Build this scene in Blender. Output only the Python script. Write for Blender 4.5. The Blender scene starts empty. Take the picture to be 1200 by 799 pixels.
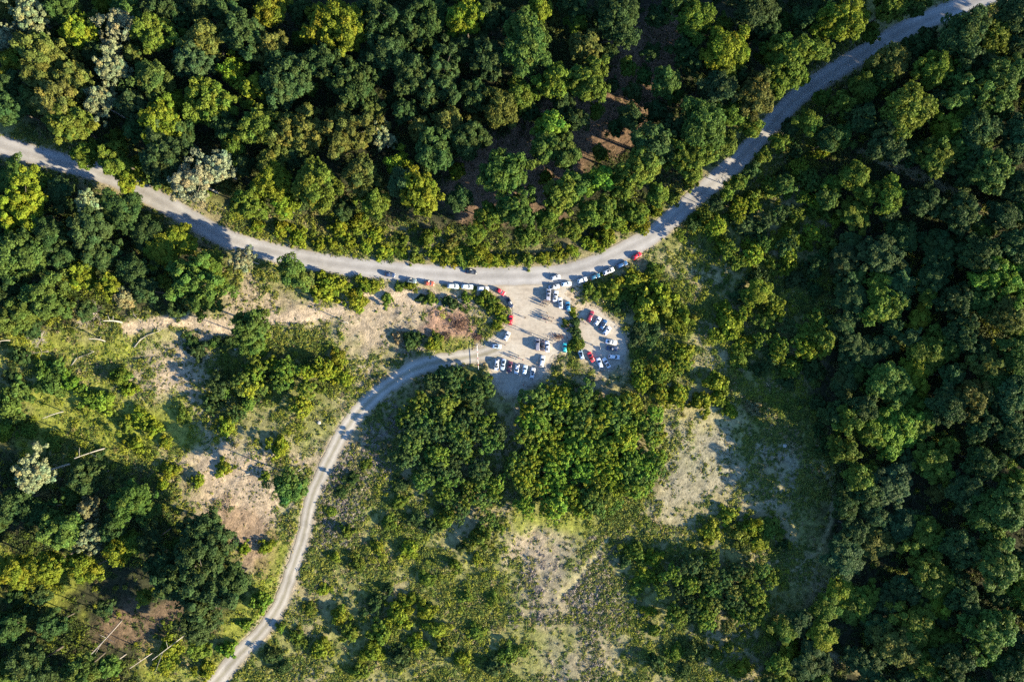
import bpy, bmesh, math, random
import numpy as np
from mathutils import Vector, Matrix

random.seed(7)
RNG = np.random.default_rng(11)
scene = bpy.context.scene
COL = scene.collection
R = math.radians
H = 262.0            # drone height above the junction
S = 3.05              # photo pixels per metre on flat ground (1200 x 799 px photo)
CX, CY = 600.0, 399.5
SUN_EL = R(19)
SUN_AZ = math.atan2(-0.375, 0.927)      # sun stands right and a little below in the photo
# ----------------------------------------------------------------------------- noise / terrain
_T = np.random.default_rng(5).random((256, 256))
def vnoise(x, y, sc, seed=0):
    x = np.asarray(x, float)/sc + seed*17.31; y = np.asarray(y, float)/sc + seed*9.77
    xi = np.floor(x).astype(int); yi = np.floor(y).astype(int)
    fx = x-xi; fy = y-yi
    fx = fx*fx*(3-2*fx); fy = fy*fy*(3-2*fy)
    a = _T[xi % 256, yi % 256]; b = _T[(xi+1) % 256, yi % 256]
    c = _T[xi % 256, (yi+1) % 256]; d = _T[(xi+1) % 256, (yi+1) % 256]
    return (a*(1-fx)+b*fx)*(1-fy)+(c*(1-fx)+d*fx)*fy
def fbm(x, y, sc, seed=0, octv=3):
    t = 0; a = 1; n = 0
    for k in range(octv):
        t = t+a*vnoise(x, y, sc/2**k, seed+k); n += a; a *= 0.5
    return t/n
def sstep(a, b, x):
    t = np.clip((x-a)/(b-a), 0, 1); return t*t*(3-2*t)
def terrain(x, y):
    """large shape of the land: level at the junction, with an added rise to the east"""
    x = np.asarray(x, float); y = np.asarray(y, float)
    t = np.clip(x-125, 0, 200)
    dimming_rise = 0.13*t*t/(t+35)  # invented slope facing away from the sun, dims the right side
    return dimming_rise+0*y
def ground_at(px, py, up=0.0):
    """world point at height `up` over the land, seen at photo pixel px,py"""
    z = 0.0
    for _ in range(12):
        k = (H-z-up)/H
        x = (px-CX)/S*k; y = -(py-CY)/S*k
        z = float(terrain(x, y))
    return x, y, z
def to_px(x, y, z):
    k = H/(H-z)
    return CX+x*k*S, CY-y*k*S
# ----------------------------------------------------------------------------- raster maps in photo space
X0, X1, Y0, Y1, ST = -260, 1460, -220, 1020, 2
gx, gy = np.meshgrid(np.arange(X0, X1, ST, dtype=float), np.arange(Y0, Y1, ST, dtype=float))
WOB = (fbm(gx, gy, 44, 3)-.5)*1.1+(fbm(gx, gy, 13, 8)-.5)*0.9
def sdist(poly):
    """signed distance, negative inside"""
    P = np.array(poly, float)
    x, y = gx, gy
    d = np.full(gx.shape, 1e9); ins = np.zeros(gx.shape, bool)
    for (ax, ay), (bx, by) in zip(P, np.roll(P, -1, 0)):
        ex, ey = bx-ax, by-ay
        t = np.clip(((x-ax)*ex+(y-ay)*ey)/(ex*ex+ey*ey+1e-9), 0, 1)
        d = np.minimum(d, (x-ax-t*ex)**2+(y-ay-t*ey)**2)
        c = ((ay > y) != (by > y)) & (x < (bx-ax)*(y-ay)/((by-ay) if by != ay else 1e-9)+ax)
        ins ^= c
    d = np.sqrt(d)
    return np.where(ins, -d, d)
def ldist(pts):
    P = np.array(pts, float); d = np.full(gx.shape, 1e9)
    for (ax, ay), (bx, by) in zip(P[:-1], P[1:]):
        ex, ey = bx-ax, by-ay
        t = np.clip(((gx-ax)*ex+(gy-ay)*ey)/(ex*ex+ey*ey+1e-9), 0, 1)
        d = np.minimum(d, (gx-ax-t*ex)**2+(gy-ay-t*ey)**2)
    return np.sqrt(d)
def soft(poly, feather=8, wob=14):
    return 1-sstep(-feather*1.5, feather*1.5, sdist(poly)+WOB*wob*3.2)
def sample(m, px, py):
    i = np.clip(((np.asarray(py)-Y0)/ST), 0, m.shape[0]-1.001); j = np.clip(((np.asarray(px)-X0)/ST), 0, m.shape[1]-1.001)
    i0 = i.astype(int); j0 = j.astype(int); fi = i-i0; fj = j-j0
    if m.ndim == 3: fi = fi[..., None]; fj = fj[..., None]
    return (m[i0, j0]*(1-fj)+m[i0, j0+1]*fj)*(1-fi)+(m[i0+1, j0]*(1-fj)+m[i0+1, j0+1]*fj)*fi

def spline(pts, n=14):
    P = [np.array(p, float) for p in pts]
    P = [2*P[0]-P[1]]+P+[2*P[-1]-P[-2]]
    out = []
    for i in range(1, len(P)-2):
        for k in range(n):
            t = k/n
            out.append(0.5*((2*P[i])+(-P[i-1]+P[i+1])*t+(2*P[i-1]-5*P[i]+4*P[i+1]-P[i+2])*t*t+(-P[i-1]+3*P[i]-3*P[i+1]+P[i+2])*t**3))
    out.append(P[-2])
    return np.array(out)
MAIN = [(-220, 82), (-110, 130), (0, 170), (67, 189), (133, 208), (200, 243), (267, 280), (333, 299), (400, 311), (467, 318), (520, 322), (567, 324),
        (633, 323), (667, 319), (700, 309), (733, 293), (767, 274), (800, 245), (833, 216), (867, 186), (900, 150), (933, 115), (967, 91), (1000, 70),
        (1067, 32), (1133, 5), (1200, -22), (1330, -70)]
TRACK = [(585, 408), (567, 415), (533, 421), (500, 427), (467, 443), (433, 470), (405, 503), (385, 540), (366, 582), (356, 626), (341, 672), (329, 706),
         (307, 739), (277, 771), (256, 796), (225, 835), (190, 880)]
PATH = [(150, 385), (185, 378), (217, 376), (260, 383), (290, 382), (317, 374), (367, 369), (397, 363), (427, 347), (483, 348), (540, 353)]
LOT = [(548, 330), (566, 336), (580, 341), (592, 350), (600, 362), (601, 376), (588, 389), (574, 399), (562, 405), (545, 413), (552, 424), (574, 422), (577, 440), (586, 456),
       (604, 464), (616, 456), (630, 446), (642, 432), (650, 416), (662, 410), (669, 402), (670, 388), (669, 373), (664, 364), (668, 354), (660, 345), (664, 336), (690, 328), (700, 310), (640, 318)]
LOT2 = [(672, 380), (676, 370), (686, 362), (700, 364), (716, 376), (730, 392), (735, 410), (730, 424), (714, 434), (700, 432), (690, 424), (678, 414), (672, 402)]
main_c, track_c, path_c = spline(MAIN), spline(TRACK), spline(PATH)
D_MAIN, D_TRACK, D_PATH = ldist(main_c[::3]), ldist(track_c[::3]), ldist(path_c[::3])
D_LOT = np.minimum(sdist(LOT), sdist(LOT2))
PAVED = np.maximum.reduce([1-sstep(9, 13, D_MAIN), 1-sstep(6.5, 10, D_TRACK), 1-sstep(-2, 4, D_LOT)])
NEAR = np.maximum.reduce([1-sstep(10, 22, D_MAIN), 1-sstep(8, 18, D_TRACK), 1-sstep(0, 12, D_LOT)])

# forest outlines (photo pixels): the upper wood, the left wood, the right wood, the lower left stand
WOOD_UP = [(-250, -200), (1080, -200), (1000, 30), (930, 78), (880, 125), (830, 180), (790, 225), (745, 265), (690, 285), (600, 285), (500, 270), (420, 262), (330, 250), (250, 232), (180, 200), (100, 165), (0, 130), (-250, 40)]
WOOD_LEFT = [(-250, 110), (0, 195), (110, 225), (180, 262), (250, 300), (262, 345), (200, 370), (120, 362), (70, 385), (0, 400), (-250, 420)]
WOOD_RIGHT = [(1460, -40), (1180, 5), (1100, 45), (1030, 75), (980, 115), (950, 190), (975, 260), (985, 330), (960, 400), (955, 470), (985, 540), (960, 600), (975, 680), (900, 760), (860, 1000), (1460, 1000)]
WOOD_LOW = [(-250, 540), (20, 530), (110, 560), (175, 560), (190, 610), (260, 600), (280, 660), (285, 720), (240, 760), (170, 800), (140, 1000), (-250, 1000)]
FLOOR = [(565, 170), (610, 140), (640, 120), (700, 110), (720, 30), (800, 10), (812, 60), (790, 130), (760, 150), (720, 190), (690, 210), (660, 250), (560, 262), (525, 235)]

GR = np.zeros(gx.shape+(3,)); DEN = np.full(gx.shape, 0.62); CLS = np.zeros(gx.shape+(7,)); SHR = np.zeros(gx.shape)   # classes: scrub, dry, grass, litter, bramble, rank green
c_scrub = np.array((.155, .155, .052)); c_dirt = np.array((.30, .235, .163)); c_litter = np.array((.15, .098, .062))
c_grass = np.array((.17, .185, .03)); c_bram = np.array((.175, .15, .11)); c_dry = np.array((.26, .225, .115)); c_pale = np.array((.215, .192, .135)); c_rank = np.array((.06, .068, .026))
n1 = sstep(.42, .62, fbm(gx, gy, 55, 21))[..., None]
GR[:] = c_scrub*(1-n1)+c_dry*.75*n1
CLS[..., 0] = 1
def lay(w, colour, cls=None, den=None):
    global GR, DEN, CLS
    w = np.clip(w, 0, 1)
    GR = GR*(1-w[..., None])+np.array(colour)*w[..., None]
    if den is not None: DEN = DEN*(1-w)+den*w
    if cls is not None:
        CLS = CLS*(1-w[..., None]); CLS[..., cls] += w
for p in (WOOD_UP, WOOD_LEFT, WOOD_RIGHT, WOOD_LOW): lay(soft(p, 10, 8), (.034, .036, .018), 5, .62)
lay(soft([(720, -20), (830, -20), (800, 130), (740, 120)], 10, 10), (.05, .042, .03), 3, .12)
lay(soft(FLOOR, 8, 12), c_litter, 3, .34)
SUN_STRENGTH, SKY_STRENGTH, EXPOSURE, SUN_COLOR, USE_DENOISE = 5.0, .105, 2.2, (1, .88, .64), False
# --- clearings, verges and scrub patches (photo pixels)
DIRT = [[(405, 347), (470, 340), (560, 347), (566, 366), (540, 378), (500, 370), (470, 384), (452, 402), (432, 440), (402, 470), (385, 445), (395, 400), (398, 376)],
        [(262, 335), (300, 320), (345, 350), (400, 358), (400, 378), (300, 388), (230, 388), (212, 372)],
        [(160, 402), (200, 392), (240, 400), (222, 440), (212, 470), (190, 478), (172, 440)],
        [(215, 535), (270, 525), (330, 545), (332, 590), (322, 655), (300, 660), (272, 620), (240, 600), (215, 575)],
        [(335, 535), (372, 535), (372, 552), (345, 552)],
        [(590, 440), (620, 445), (625, 462), (606, 476), (590, 470)],
        [(700, 428), (735, 420), (745, 445), (720, 448)],
        [(150, 398), (250, 392), (244, 470), (215, 500), (165, 475)], [(235, 500), (300, 518), (345, 545), (338, 590), (322, 640), (300, 665), (255, 615), (205, 560)],
        [(600, 616), (650, 610), (662, 635), (628, 668), (596, 650)],
        [(660, 345), (690, 345), (700, 360), (675, 366), (664, 358)]]
for p in DIRT: lay(soft(p, 12, 18)*.85, c_dirt, 1, .22)
for p in ([(755, 285), (825, 296), (845, 330), (800, 355), (765, 330)], [(820, 388), (852, 402), (838, 445), (812, 422)], [(780, 450), (880, 470), (870, 515), (790, 510)]): lay(soft(p, 14, 18)*.8, c_dry, 1, .35)
PALE = [[(800, 515), (830, 508), (870, 520), (885, 545), (880, 572), (840, 582), (800, 590), (776, 622), (762, 595), (785, 555)], [(880, 516), (930, 522), (968, 560), (900, 548)], [(882, 564), (930, 568), (925, 580), (885, 578)]]
for p in PALE: lay(soft(p, 16, 20)*.78, c_pale, 1, .52)
BRAM = [[(615, 692), (660, 668), (722, 668), (752, 722), (722, 764), (680, 748), (640, 742), (612, 722)], [(380, 540), (425, 498), (462, 482), (470, 520), (430, 580), (398, 630), (372, 640), (372, 590)],
        [(640, 640), (730, 640), (720, 668), (640, 680)], [(655, 765), (700, 760), (700, 800), (650, 800)], [(460, 388), (500, 380), (510, 400), (480, 420), (458, 408)]]
for p in BRAM: lay(soft(p, 16, 18)*.62, c_bram, 4, .6)
lay(soft([(505, 366), (545, 368), (566, 392), (560, 408), (530, 404), (505, 390)], 6, 8)*.9, (.25, .15, .10), 3, .15)
GRASS = [[(45, 425), (125, 428), (132, 480), (110, 522), (36, 520)], [(228, 799), (258, 795), (312, 730), (328, 690), (345, 610), (330, 600), (318, 660), (280, 716)], [(120, 480), (200, 462), (240, 520), (180, 536), (90, 535)],
         [(-20, 640), (60, 640), (115, 670), (90, 720), (-20, 720)], [(175, 385), (240, 340), (262, 330), (250, 360), (215, 372)], [(300, 700), (330, 640), (340, 660), (310, 730)], [(590, 596), (690, 606), (690, 622), (600, 618)],
         [(170, 740), (230, 745), (225, 799), (165, 799)], [(20, 365), (70, 385), (200, 398), (150, 425), (60, 430), (0, 420)]]
for p in GRASS: lay(soft(p, 9, 14)*.9, c_grass, 2, .6)
for p in ([(160, 705), (235, 690), (238, 738), (170, 765), (110, 750)], [(258, 596), (316, 600), (304, 660), (262, 655)]): lay(soft(p, 10, 16)*.65, c_litter*1.2, 3, .4)
RANK = [[(470, 690), (560, 660), (600, 700), (560, 799), (400, 799), (410, 720)], [(255, 420), (350, 392), (415, 400), (410, 470), (350, 520), (280, 510), (240, 470)], [(690, 560), (780, 630), (820, 799), (740, 799), (720, 640)]]
for p in RANK: lay(soft(p, 16, 20)*.6, c_scrub, 0, .85)
lay((1-sstep(5, 10, D_PATH+WOB*4))*.95, c_dirt*1.22, 1, .03)
for pl, w in (([(960, 540), (975, 575), (974, 612), (960, 645), (930, 668)], 2.5), ([(1008, 178), (1035, 190), (1090, 210), (1130, 232), (1175, 262)], 5), ([(655, 700), (690, 660), (712, 632)], 3), ([(960, 760), (985, 772), (1010, 790)], 4)):
    lay((1-sstep(w*.6, w*1.5, ldist(pl)+WOB*3))*.8, c_dry*1.1, 1, .05)
lay((1-sstep(11, 17, D_MAIN+WOB*5))*.75, c_dry*.9, 2, .5)
lay((1-sstep(8, 13, D_TRACK+WOB*5))*.85, c_dirt*1.05, 1, .15)
lay((1-sstep(0, 9, D_LOT+WOB*9))*.92, c_dirt*1.1, 1, .10)
lay(PAVED, (.27, .235, .19), 1, 0)
lay(soft([(500, 400), (560, 396), (556, 410), (500, 420)], 3, 4)*.8, c_grass*.9, 2, .5)

for p, w in (([(800, 250), (860, 215), (950, 140), (1000, 200), (985, 330), (960, 350), (880, 345), (790, 300)], .9), ([(735, 320), (800, 300), (880, 345), (960, 350), (960, 500), (890, 480), (840, 490), (790, 500), (740, 430), (690, 350)], .75),
             ([(410, 690), (540, 660), (600, 700), (600, 799), (380, 799)], .34), ([(690, 600), (760, 600), (930, 600), (930, 799), (740, 799), (735, 690)], .42), ([(450, 560), (590, 600), (590, 680), (440, 660)], .55),
             ([(250, 410), (400, 400), (415, 460), (330, 535), (250, 520)], .5), ([(80, 470), (230, 480), (230, 560), (60, 560)], .4), ([(0, 420), (60, 420), (60, 540), (0, 540)], .6), ([(-50, 640), (110, 640), (110, 720), (-50, 720)], .7),
             ([(250, 235), (420, 265), (600, 285), (760, 235), (820, 190), (840, 210), (720, 290), (640, 312), (430, 306), (260, 262)], .9), ([(360, 318), (565, 332), (565, 350), (370, 352)], .45), ([(640, 420), (740, 440), (740, 470), (640, 460)], .5)):
    SHR = np.maximum(SHR, soft(p, 10, 12)*w)
for p in (WOOD_RIGHT, WOOD_LEFT, WOOD_LOW): SHR = np.maximum(SHR, soft(p, 10, 8)*.35)
SHR *= 1-sstep(.0, .25, PAVED); SHR *= sstep(11.5, 14, D_MAIN); SHR *= sstep(9, 12, D_TRACK); SHR *= sstep(4, 8, D_PATH)
# ----------------------------------------------------------------------------- materials
def new_mat(name):
    m = bpy.data.materials.new(name); m.use_nodes = True
    nt = m.node_tree; b = nt.nodes['Principled BSDF']
    return m, nt, b
def N(nt, t, **kw):
    n = nt.nodes.new(t)
    for k, v in kw.items():
        if hasattr(n, k): setattr(n, k, v)
        else: n.inputs[k].default_value = v
    return n
def mixc(nt, a, b, f, mode='MIX'):
    n = nt.nodes.new('ShaderNodeMix'); n.data_type = 'RGBA'; n.blend_type = mode
    for s, v in ((0, f), (6, a), (7, b)):
        if hasattr(v, 'is_linked'): nt.links.new(v, n.inputs[s])
        else: n.inputs[s].default_value = v if s == 0 else (*v, 1)
    return n.outputs[2]
def noise(nt, sc, det=4, rough=.6, vec=None):
    n = N(nt, 'ShaderNodeTexNoise'); n.inputs['Scale'].default_value = sc; n.inputs['Detail'].default_value = det; n.inputs['Roughness'].default_value = rough
    if vec is not None: nt.links.new(vec, n.inputs['Vector'])
    return n.outputs['Fac']
def ramp(nt, fac, stops):
    r = nt.nodes.new('ShaderNodeValToRGB'); e = r.color_ramp.elements
    while len(e) < len(stops): e.new(.5)
    for el, (p, c) in zip(e, stops): el.position = p; el.color = (*c, 1)
    nt.links.new(fac, r.inputs[0]); return r.outputs[0]
def g3(v): return (v, v, v)
def pos(nt):
    return nt.nodes.new('ShaderNodeNewGeometry').outputs['Position']
MAT = {}
def simple(name, col, rough=.7, metal=0., spec=.3, var=0.25, scale=3.):
    m, nt, b = new_mat(name)
    c = mixc(nt, tuple(x*(1-var) for x in col), tuple(min(1, x*(1+var)) for x in col), noise(nt, scale, 3, .6, pos(nt)))
    nt.links.new(c, b.inputs['Base Color']); b.inputs['Roughness'].default_value = rough; b.inputs['Metallic'].default_value = metal
    b.inputs['Specular IOR Level'].default_value = spec
    MAT[name] = m; return m
def leaf_material(name):
    m, nt, b = new_mat(name)
    oi = nt.nodes.new('ShaderNodeObjectInfo'); at = N(nt, 'ShaderNodeAttribute'); at.attribute_name = 'tint'
    c = mixc(nt, oi.outputs['Color'], at.outputs['Color'], 1.0, 'MULTIPLY')
    return m, nt, b, c
def finish_leaf(m, nt, b, c, trans=.28):
    out = nt.nodes['Material Output']
    nt.links.new(c, b.inputs['Base Color']); b.inputs['Roughness'].default_value = .62; b.inputs['Specular IOR Level'].default_value = .07
    tr = nt.nodes.new('ShaderNodeBsdfTranslucent'); nt.links.new(c, tr.inputs['Color'])
    mx = nt.nodes.new('ShaderNodeMixShader'); mx.inputs[0].default_value = trans
    nt.links.new(b.outputs[0], mx.inputs[1]); nt.links.new(tr.outputs[0], mx.inputs[2]); nt.links.new(mx.outputs[0], out.inputs[0])
    return m
MAT['leaf'] = finish_leaf(*leaf_material('leaf'))
m, nt, b = new_mat('undergrowth_leaf')
at = N(nt, 'ShaderNodeAttribute'); at.attribute_name = 'tint'
MAT['under'] = finish_leaf(m, nt, b, at.outputs['Color'])
simple('bark', (.06, .05, .038), .9, scale=2.5); simple('pale_bark', (.215, .20, .172), .85, scale=1.5, var=.35); simple('dead_wood', (.23, .20, .175), .9, scale=2)
# ground: base soil colour map (vertex attribute) broken up by procedural grain
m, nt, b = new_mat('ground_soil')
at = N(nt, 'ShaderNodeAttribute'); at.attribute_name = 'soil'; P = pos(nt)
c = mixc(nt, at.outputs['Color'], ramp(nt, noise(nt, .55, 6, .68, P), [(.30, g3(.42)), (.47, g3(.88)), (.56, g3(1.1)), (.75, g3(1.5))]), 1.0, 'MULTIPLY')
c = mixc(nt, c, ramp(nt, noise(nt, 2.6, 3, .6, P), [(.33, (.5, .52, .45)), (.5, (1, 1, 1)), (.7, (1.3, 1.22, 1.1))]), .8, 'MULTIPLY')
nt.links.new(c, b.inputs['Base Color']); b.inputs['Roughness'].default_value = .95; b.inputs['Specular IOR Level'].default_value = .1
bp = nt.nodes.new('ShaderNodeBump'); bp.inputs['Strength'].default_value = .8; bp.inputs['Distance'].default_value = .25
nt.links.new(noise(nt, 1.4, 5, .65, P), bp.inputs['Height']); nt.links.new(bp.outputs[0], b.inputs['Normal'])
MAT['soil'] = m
def road_mat(name, col, edge, track, tracks_w, mid=None):
    """u runs 0..1 across the road (attribute), wheel bands paler, crumbling dusty edge"""
    m, nt, b = new_mat(name); P = pos(nt)
    u = N(nt, 'ShaderNodeAttribute'); u.attribute_name = 'across'
    nz = noise(nt, .35, 5, .6, P)
    ad = N(nt, 'ShaderNodeMath', operation='MULTIPLY_ADD'); nt.links.new(nz, ad.inputs[0]); ad.inputs[1].default_value = .16; nt.links.new(u.outputs['Fac'], ad.inputs[2])
    sb = N(nt, 'ShaderNodeMath', operation='SUBTRACT'); nt.links.new(ad.outputs[0], sb.inputs[0]); sb.inputs[1].default_value = .08
    c = ramp(nt, sb.outputs[0], [(0, edge), (.10, col), (.27, track), (.40, col), (.5, mid or tuple(x*.90 for x in col)), (.60, col), (.73, track), (.90, col), (1, edge)])
    c = mixc(nt, c, ramp(nt, noise(nt, .12, 4, .6, P), [(.35, g3(.86)), (.65, g3(1.12))]), 1, 'MULTIPLY')
    c = mixc(nt, c, ramp(nt, noise(nt, 2.2, 4, .65, P), [(.3, g3(.88)), (.7, g3(1.1))]), tracks_w, 'MULTIPLY')
    v = nt.nodes.new('ShaderNodeTexVoronoi'); v.inputs['Scale'].default_value = .11; nt.links.new(P, v.inputs['Vector'])
    sp = nt.nodes.new('ShaderNodeSeparateColor'); nt.links.new(v.outputs['Color'], sp.inputs[0])
    c = mixc(nt, c, ramp(nt, sp.outputs[0], [(0, g3(.86)), (.14, g3(.90)), (.17, g3(1)), (.9, g3(1)), (.93, g3(1.08))]), .8, 'MULTIPLY')
    c = mixc(nt, c, ramp(nt, noise(nt, .5, 6, .72, P), [(.28, (.72, .69, .63)), (.40, g3(1)), (.62, g3(1)), (.78, g3(1.12))]), .55, 'MULTIPLY')
    nt.links.new(c, b.inputs['Base Color']); b.inputs['Roughness'].default_value = .9; b.inputs['Specular IOR Level'].default_value = .15
    MAT[name] = m
road_mat('road_asphalt', (.25, .235, .218), (.235, .20, .15), (.295, .28, .262), .8)
road_mat('track_gravel', (.245, .218, .175), (.21, .175, .115), (.335, .305, .258), 1., (.20, .18, .125))
m, nt, b = new_mat('lot_gravel'); P = pos(nt)
c = ramp(nt, noise(nt, .09, 5, .62, P), [(.3, (.26, .218, .168)), (.5, (.32, .276, .217)), (.7, (.36, .324, .264))])
c = mixc(nt, c, ramp(nt, noise(nt, .6, 5, .65, P), [(.3, g3(.78)), (.5, g3(1)), (.7, g3(1.12))]), .9, 'MULTIPLY')
c = mixc(nt, c, ramp(nt, noise(nt, 3., 3, .6, P), [(.3, g3(.85)), (.7, g3(1.1))]), .9, 'MULTIPLY')
nt.links.new(c, b.inputs['Base Color']); b.inputs['Roughness'].default_value = .95; b.inputs['Specular IOR Level'].default_value = .1
MAT['lot'] = m
lk = b.inputs['Base Color'].links[0]; c0 = lk.from_socket; nt.links.remove(lk); c1 = c0
for ang, sc in ((18, 1), (-62, 2), (64, 3)):          # faint tyre tracks running three ways
    mp = nt.nodes.new('ShaderNodeMapping'); mp.inputs['Rotation'].default_value = (0, 0, R(ang)); mp.inputs['Scale'].default_value = (.11, 1.2, 1); mp.inputs['Location'].default_value = (sc*13.1, sc*7.7, 0); nt.links.new(P, mp.inputs['Vector'])
    c1 = mixc(nt, c1, ramp(nt, noise(nt, 1., 3, .55, mp.outputs[0]), [(.36, g3(.90)), (.46, g3(1)), (.6, g3(1)), (.7, g3(1.08))]), .8, 'MULTIPLY')
nt.links.new(c1, b.inputs['Base Color'])
# ----------------------------------------------------------------------------- object helpers
def link(o): COL.objects.link(o); return o
def mesh_np(name, V, F, mat=None, attr=None, smooth=False):
    """V (n,3), F (m,k) all faces the same size"""
    me = bpy.data.meshes.new(name); F = np.asarray(F); k = F.shape[1]
    me.vertices.add(len(V)); me.vertices.foreach_set('co', np.asarray(V, np.float32).ravel())
    me.loops.add(F.size); me.loops.foreach_set('vertex_index', F.astype(np.int32).ravel())
    me.polygons.add(len(F)); me.polygons.foreach_set('loop_start', np.arange(0, F.size, k, dtype=np.int32))
    try: me.polygons.foreach_set('loop_total', np.full(len(F), k, np.int32))
    except Exception: pass
    if smooth: me.polygons.foreach_set('use_smooth', np.ones(len(F), bool))
    for an, (kind, data) in (attr or {}).items():
        a = me.attributes.new(an, kind, 'POINT')
        if kind == 'FLOAT_COLOR': a.data.foreach_set('color', np.asarray(data, np.float32).ravel())
        else: a.data.foreach_set('value', np.asarray(data, np.float32).ravel())
    me.update(calc_edges=True)
    if mat: me.materials.append(mat)
    return me
def mesh_bm(name, bm, mat, smooth=False, recalc=True):
    if recalc: bmesh.ops.recalc_face_normals(bm, faces=bm.faces)
    me = bpy.data.meshes.new(name); bm.to_mesh(me); bm.free()
    if smooth:
        for p in me.polygons: p.use_smooth = True
    me.materials.append(mat); return me
def ob(name, me, parent=None, loc=(0, 0, 0), rot=(0, 0, 0)):
    o = link(bpy.data.objects.new(name, me)); o.parent = parent; o.location = loc; o.rotation_euler = rot; return o
def tag(o, label=None, cat=None, group=None, kind=None):
    if label: o['label'] = label
    if cat: o['category'] = cat
    if group: o['group'] = group
    if kind: o['kind'] = kind
    return o
def tube(bm, pts, rads, seg=6, cap=True):
    rings = []
    for i, p in enumerate(pts):
        p = Vector(p); d = (Vector(pts[min(i+1, len(pts)-1)])-Vector(pts[max(i-1, 0)])).normalized()
        a = d.orthogonal().normalized(); bb = d.cross(a)
        rings.append([bm.verts.new(p+(a*math.cos(2*math.pi*k/seg)+bb*math.sin(2*math.pi*k/seg))*rads[i]) for k in range(seg)])
    for r0, r1 in zip(rings, rings[1:]):
        # pick the twist that keeps the rings aligned
        o = min(range(seg), key=lambda s: (r0[0].co-r1[s].co).length)
        for k in range(seg): bm.faces.new((r0[k], r0[(k+1) % seg], r1[(k+1+o) % seg], r1[(k+o) % seg]))
    if cap: bm.faces.new(rings[0][::-1]); bm.faces.new(rings[-1])
    return rings
# ----------------------------------------------------------------------------- ground, roads, car park
def axis(lo, hi, st, far):
    mid = np.arange(lo, hi+.01, st); ext = []; d = st; v = hi
    while v < far: d *= 1.35; v += d; ext.append(v)
    ext = np.array(ext); return np.concatenate([(lo+hi)-ext[::-1], mid, ext])
ax_, ay_ = axis(-260, 260, .85, 3000), axis(-190, 190, .85, 3000)
VX, VY = np.meshgrid(ax_, ay_)
VZ = terrain(VX, VY)
vpx, vpy = to_px(VX, VY, VZ)
relief = (fbm(VX, VY, 7, 2)-.5)*.9+(fbm(VX, VY, 1.8, 4, 2)-.5)*.35
VZ2 = VZ+relief*(1-sample(NEAR, vpx, vpy))-.02
ny, nx = VX.shape
idx = np.arange(nx*ny).reshape(ny, nx)
Fq = np.stack([idx[:-1, :-1], idx[:-1, 1:], idx[1:, 1:], idx[1:, :-1]], -1).reshape(-1, 4)
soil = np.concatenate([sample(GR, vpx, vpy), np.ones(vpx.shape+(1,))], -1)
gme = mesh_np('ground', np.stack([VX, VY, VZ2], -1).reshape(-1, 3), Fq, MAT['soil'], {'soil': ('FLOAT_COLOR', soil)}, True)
tag(ob('ground', gme), 'rolling woodland ground of soil, dry grass and leaf litter', 'ground', kind='structure')
def gz(x, y):
    px, py = to_px(x, y, terrain(x, y))
    rel = (fbm(x, y, 7, 2)-.5)*.9+(fbm(x, y, 1.8, 4, 2)-.5)*.35
    return terrain(x, y)+rel*(1-sample(NEAR, px, py))-.02
def strip(name, centre, width, mat, up, wob, lab):
    P = np.array([ground_at(*p)[:2] for p in centre])
    # resample evenly
    d = np.concatenate([[0], np.cumsum(np.hypot(*np.diff(P, axis=0).T))]); s = np.arange(0, d[-1], .7)
    P = np.stack([np.interp(s, d, P[:, 0]), np.interp(s, d, P[:, 1])], 1)
    T = np.gradient(P, axis=0); T /= np.hypot(T[:, 0], T[:, 1])[:, None]; Nn = np.stack([-T[:, 1], T[:, 0]], 1)
    u = np.linspace(0, 1, 9); w0 = np.array([width(t) for t in s/s[-1]])
    L = w0/2*(1+wob*(fbm(s, s*0, 3.5, 31)-.5)*2); Rr = w0/2*(1+wob*(fbm(s, s*0, 3.5, 37)-.5)*2)
    off = (u[None]*2-1); off = np.where(off < 0, off*L[:, None], off*Rr[:, None])
    XY = P[:, None]+Nn[:, None]*off[..., None]
    Z = terrain(XY[..., 0], XY[..., 1])+up+.03*(1-(u*2-1)**2)[None]
    n, k = Z.shape; ii = np.arange(n*k).reshape(n, k)
    F = np.stack([ii[:-1, :-1], ii[:-1, 1:], ii[1:, 1:], ii[1:, :-1]], -1).reshape(-1, 4)[:, ::-1]
    me = mesh_np(name, np.concatenate([XY, Z[..., None]], -1).reshape(-1, 3), F, mat, {'across': ('FLOAT', np.broadcast_to(u, (n, k)))}, True)
    return tag(ob(name, me), lab, 'road', kind='structure')
strip('main_road', main_c, lambda t: 7.3, MAT['road_asphalt'], .05, .065, 'pale dusty asphalt road curving through the wood')
strip('gravel_track', track_c, lambda t: 5.6+.7*math.sin(t*9), MAT['track_gravel'], .035, .22, 'rutted gravel track leaving the car park and curving downhill')
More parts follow.
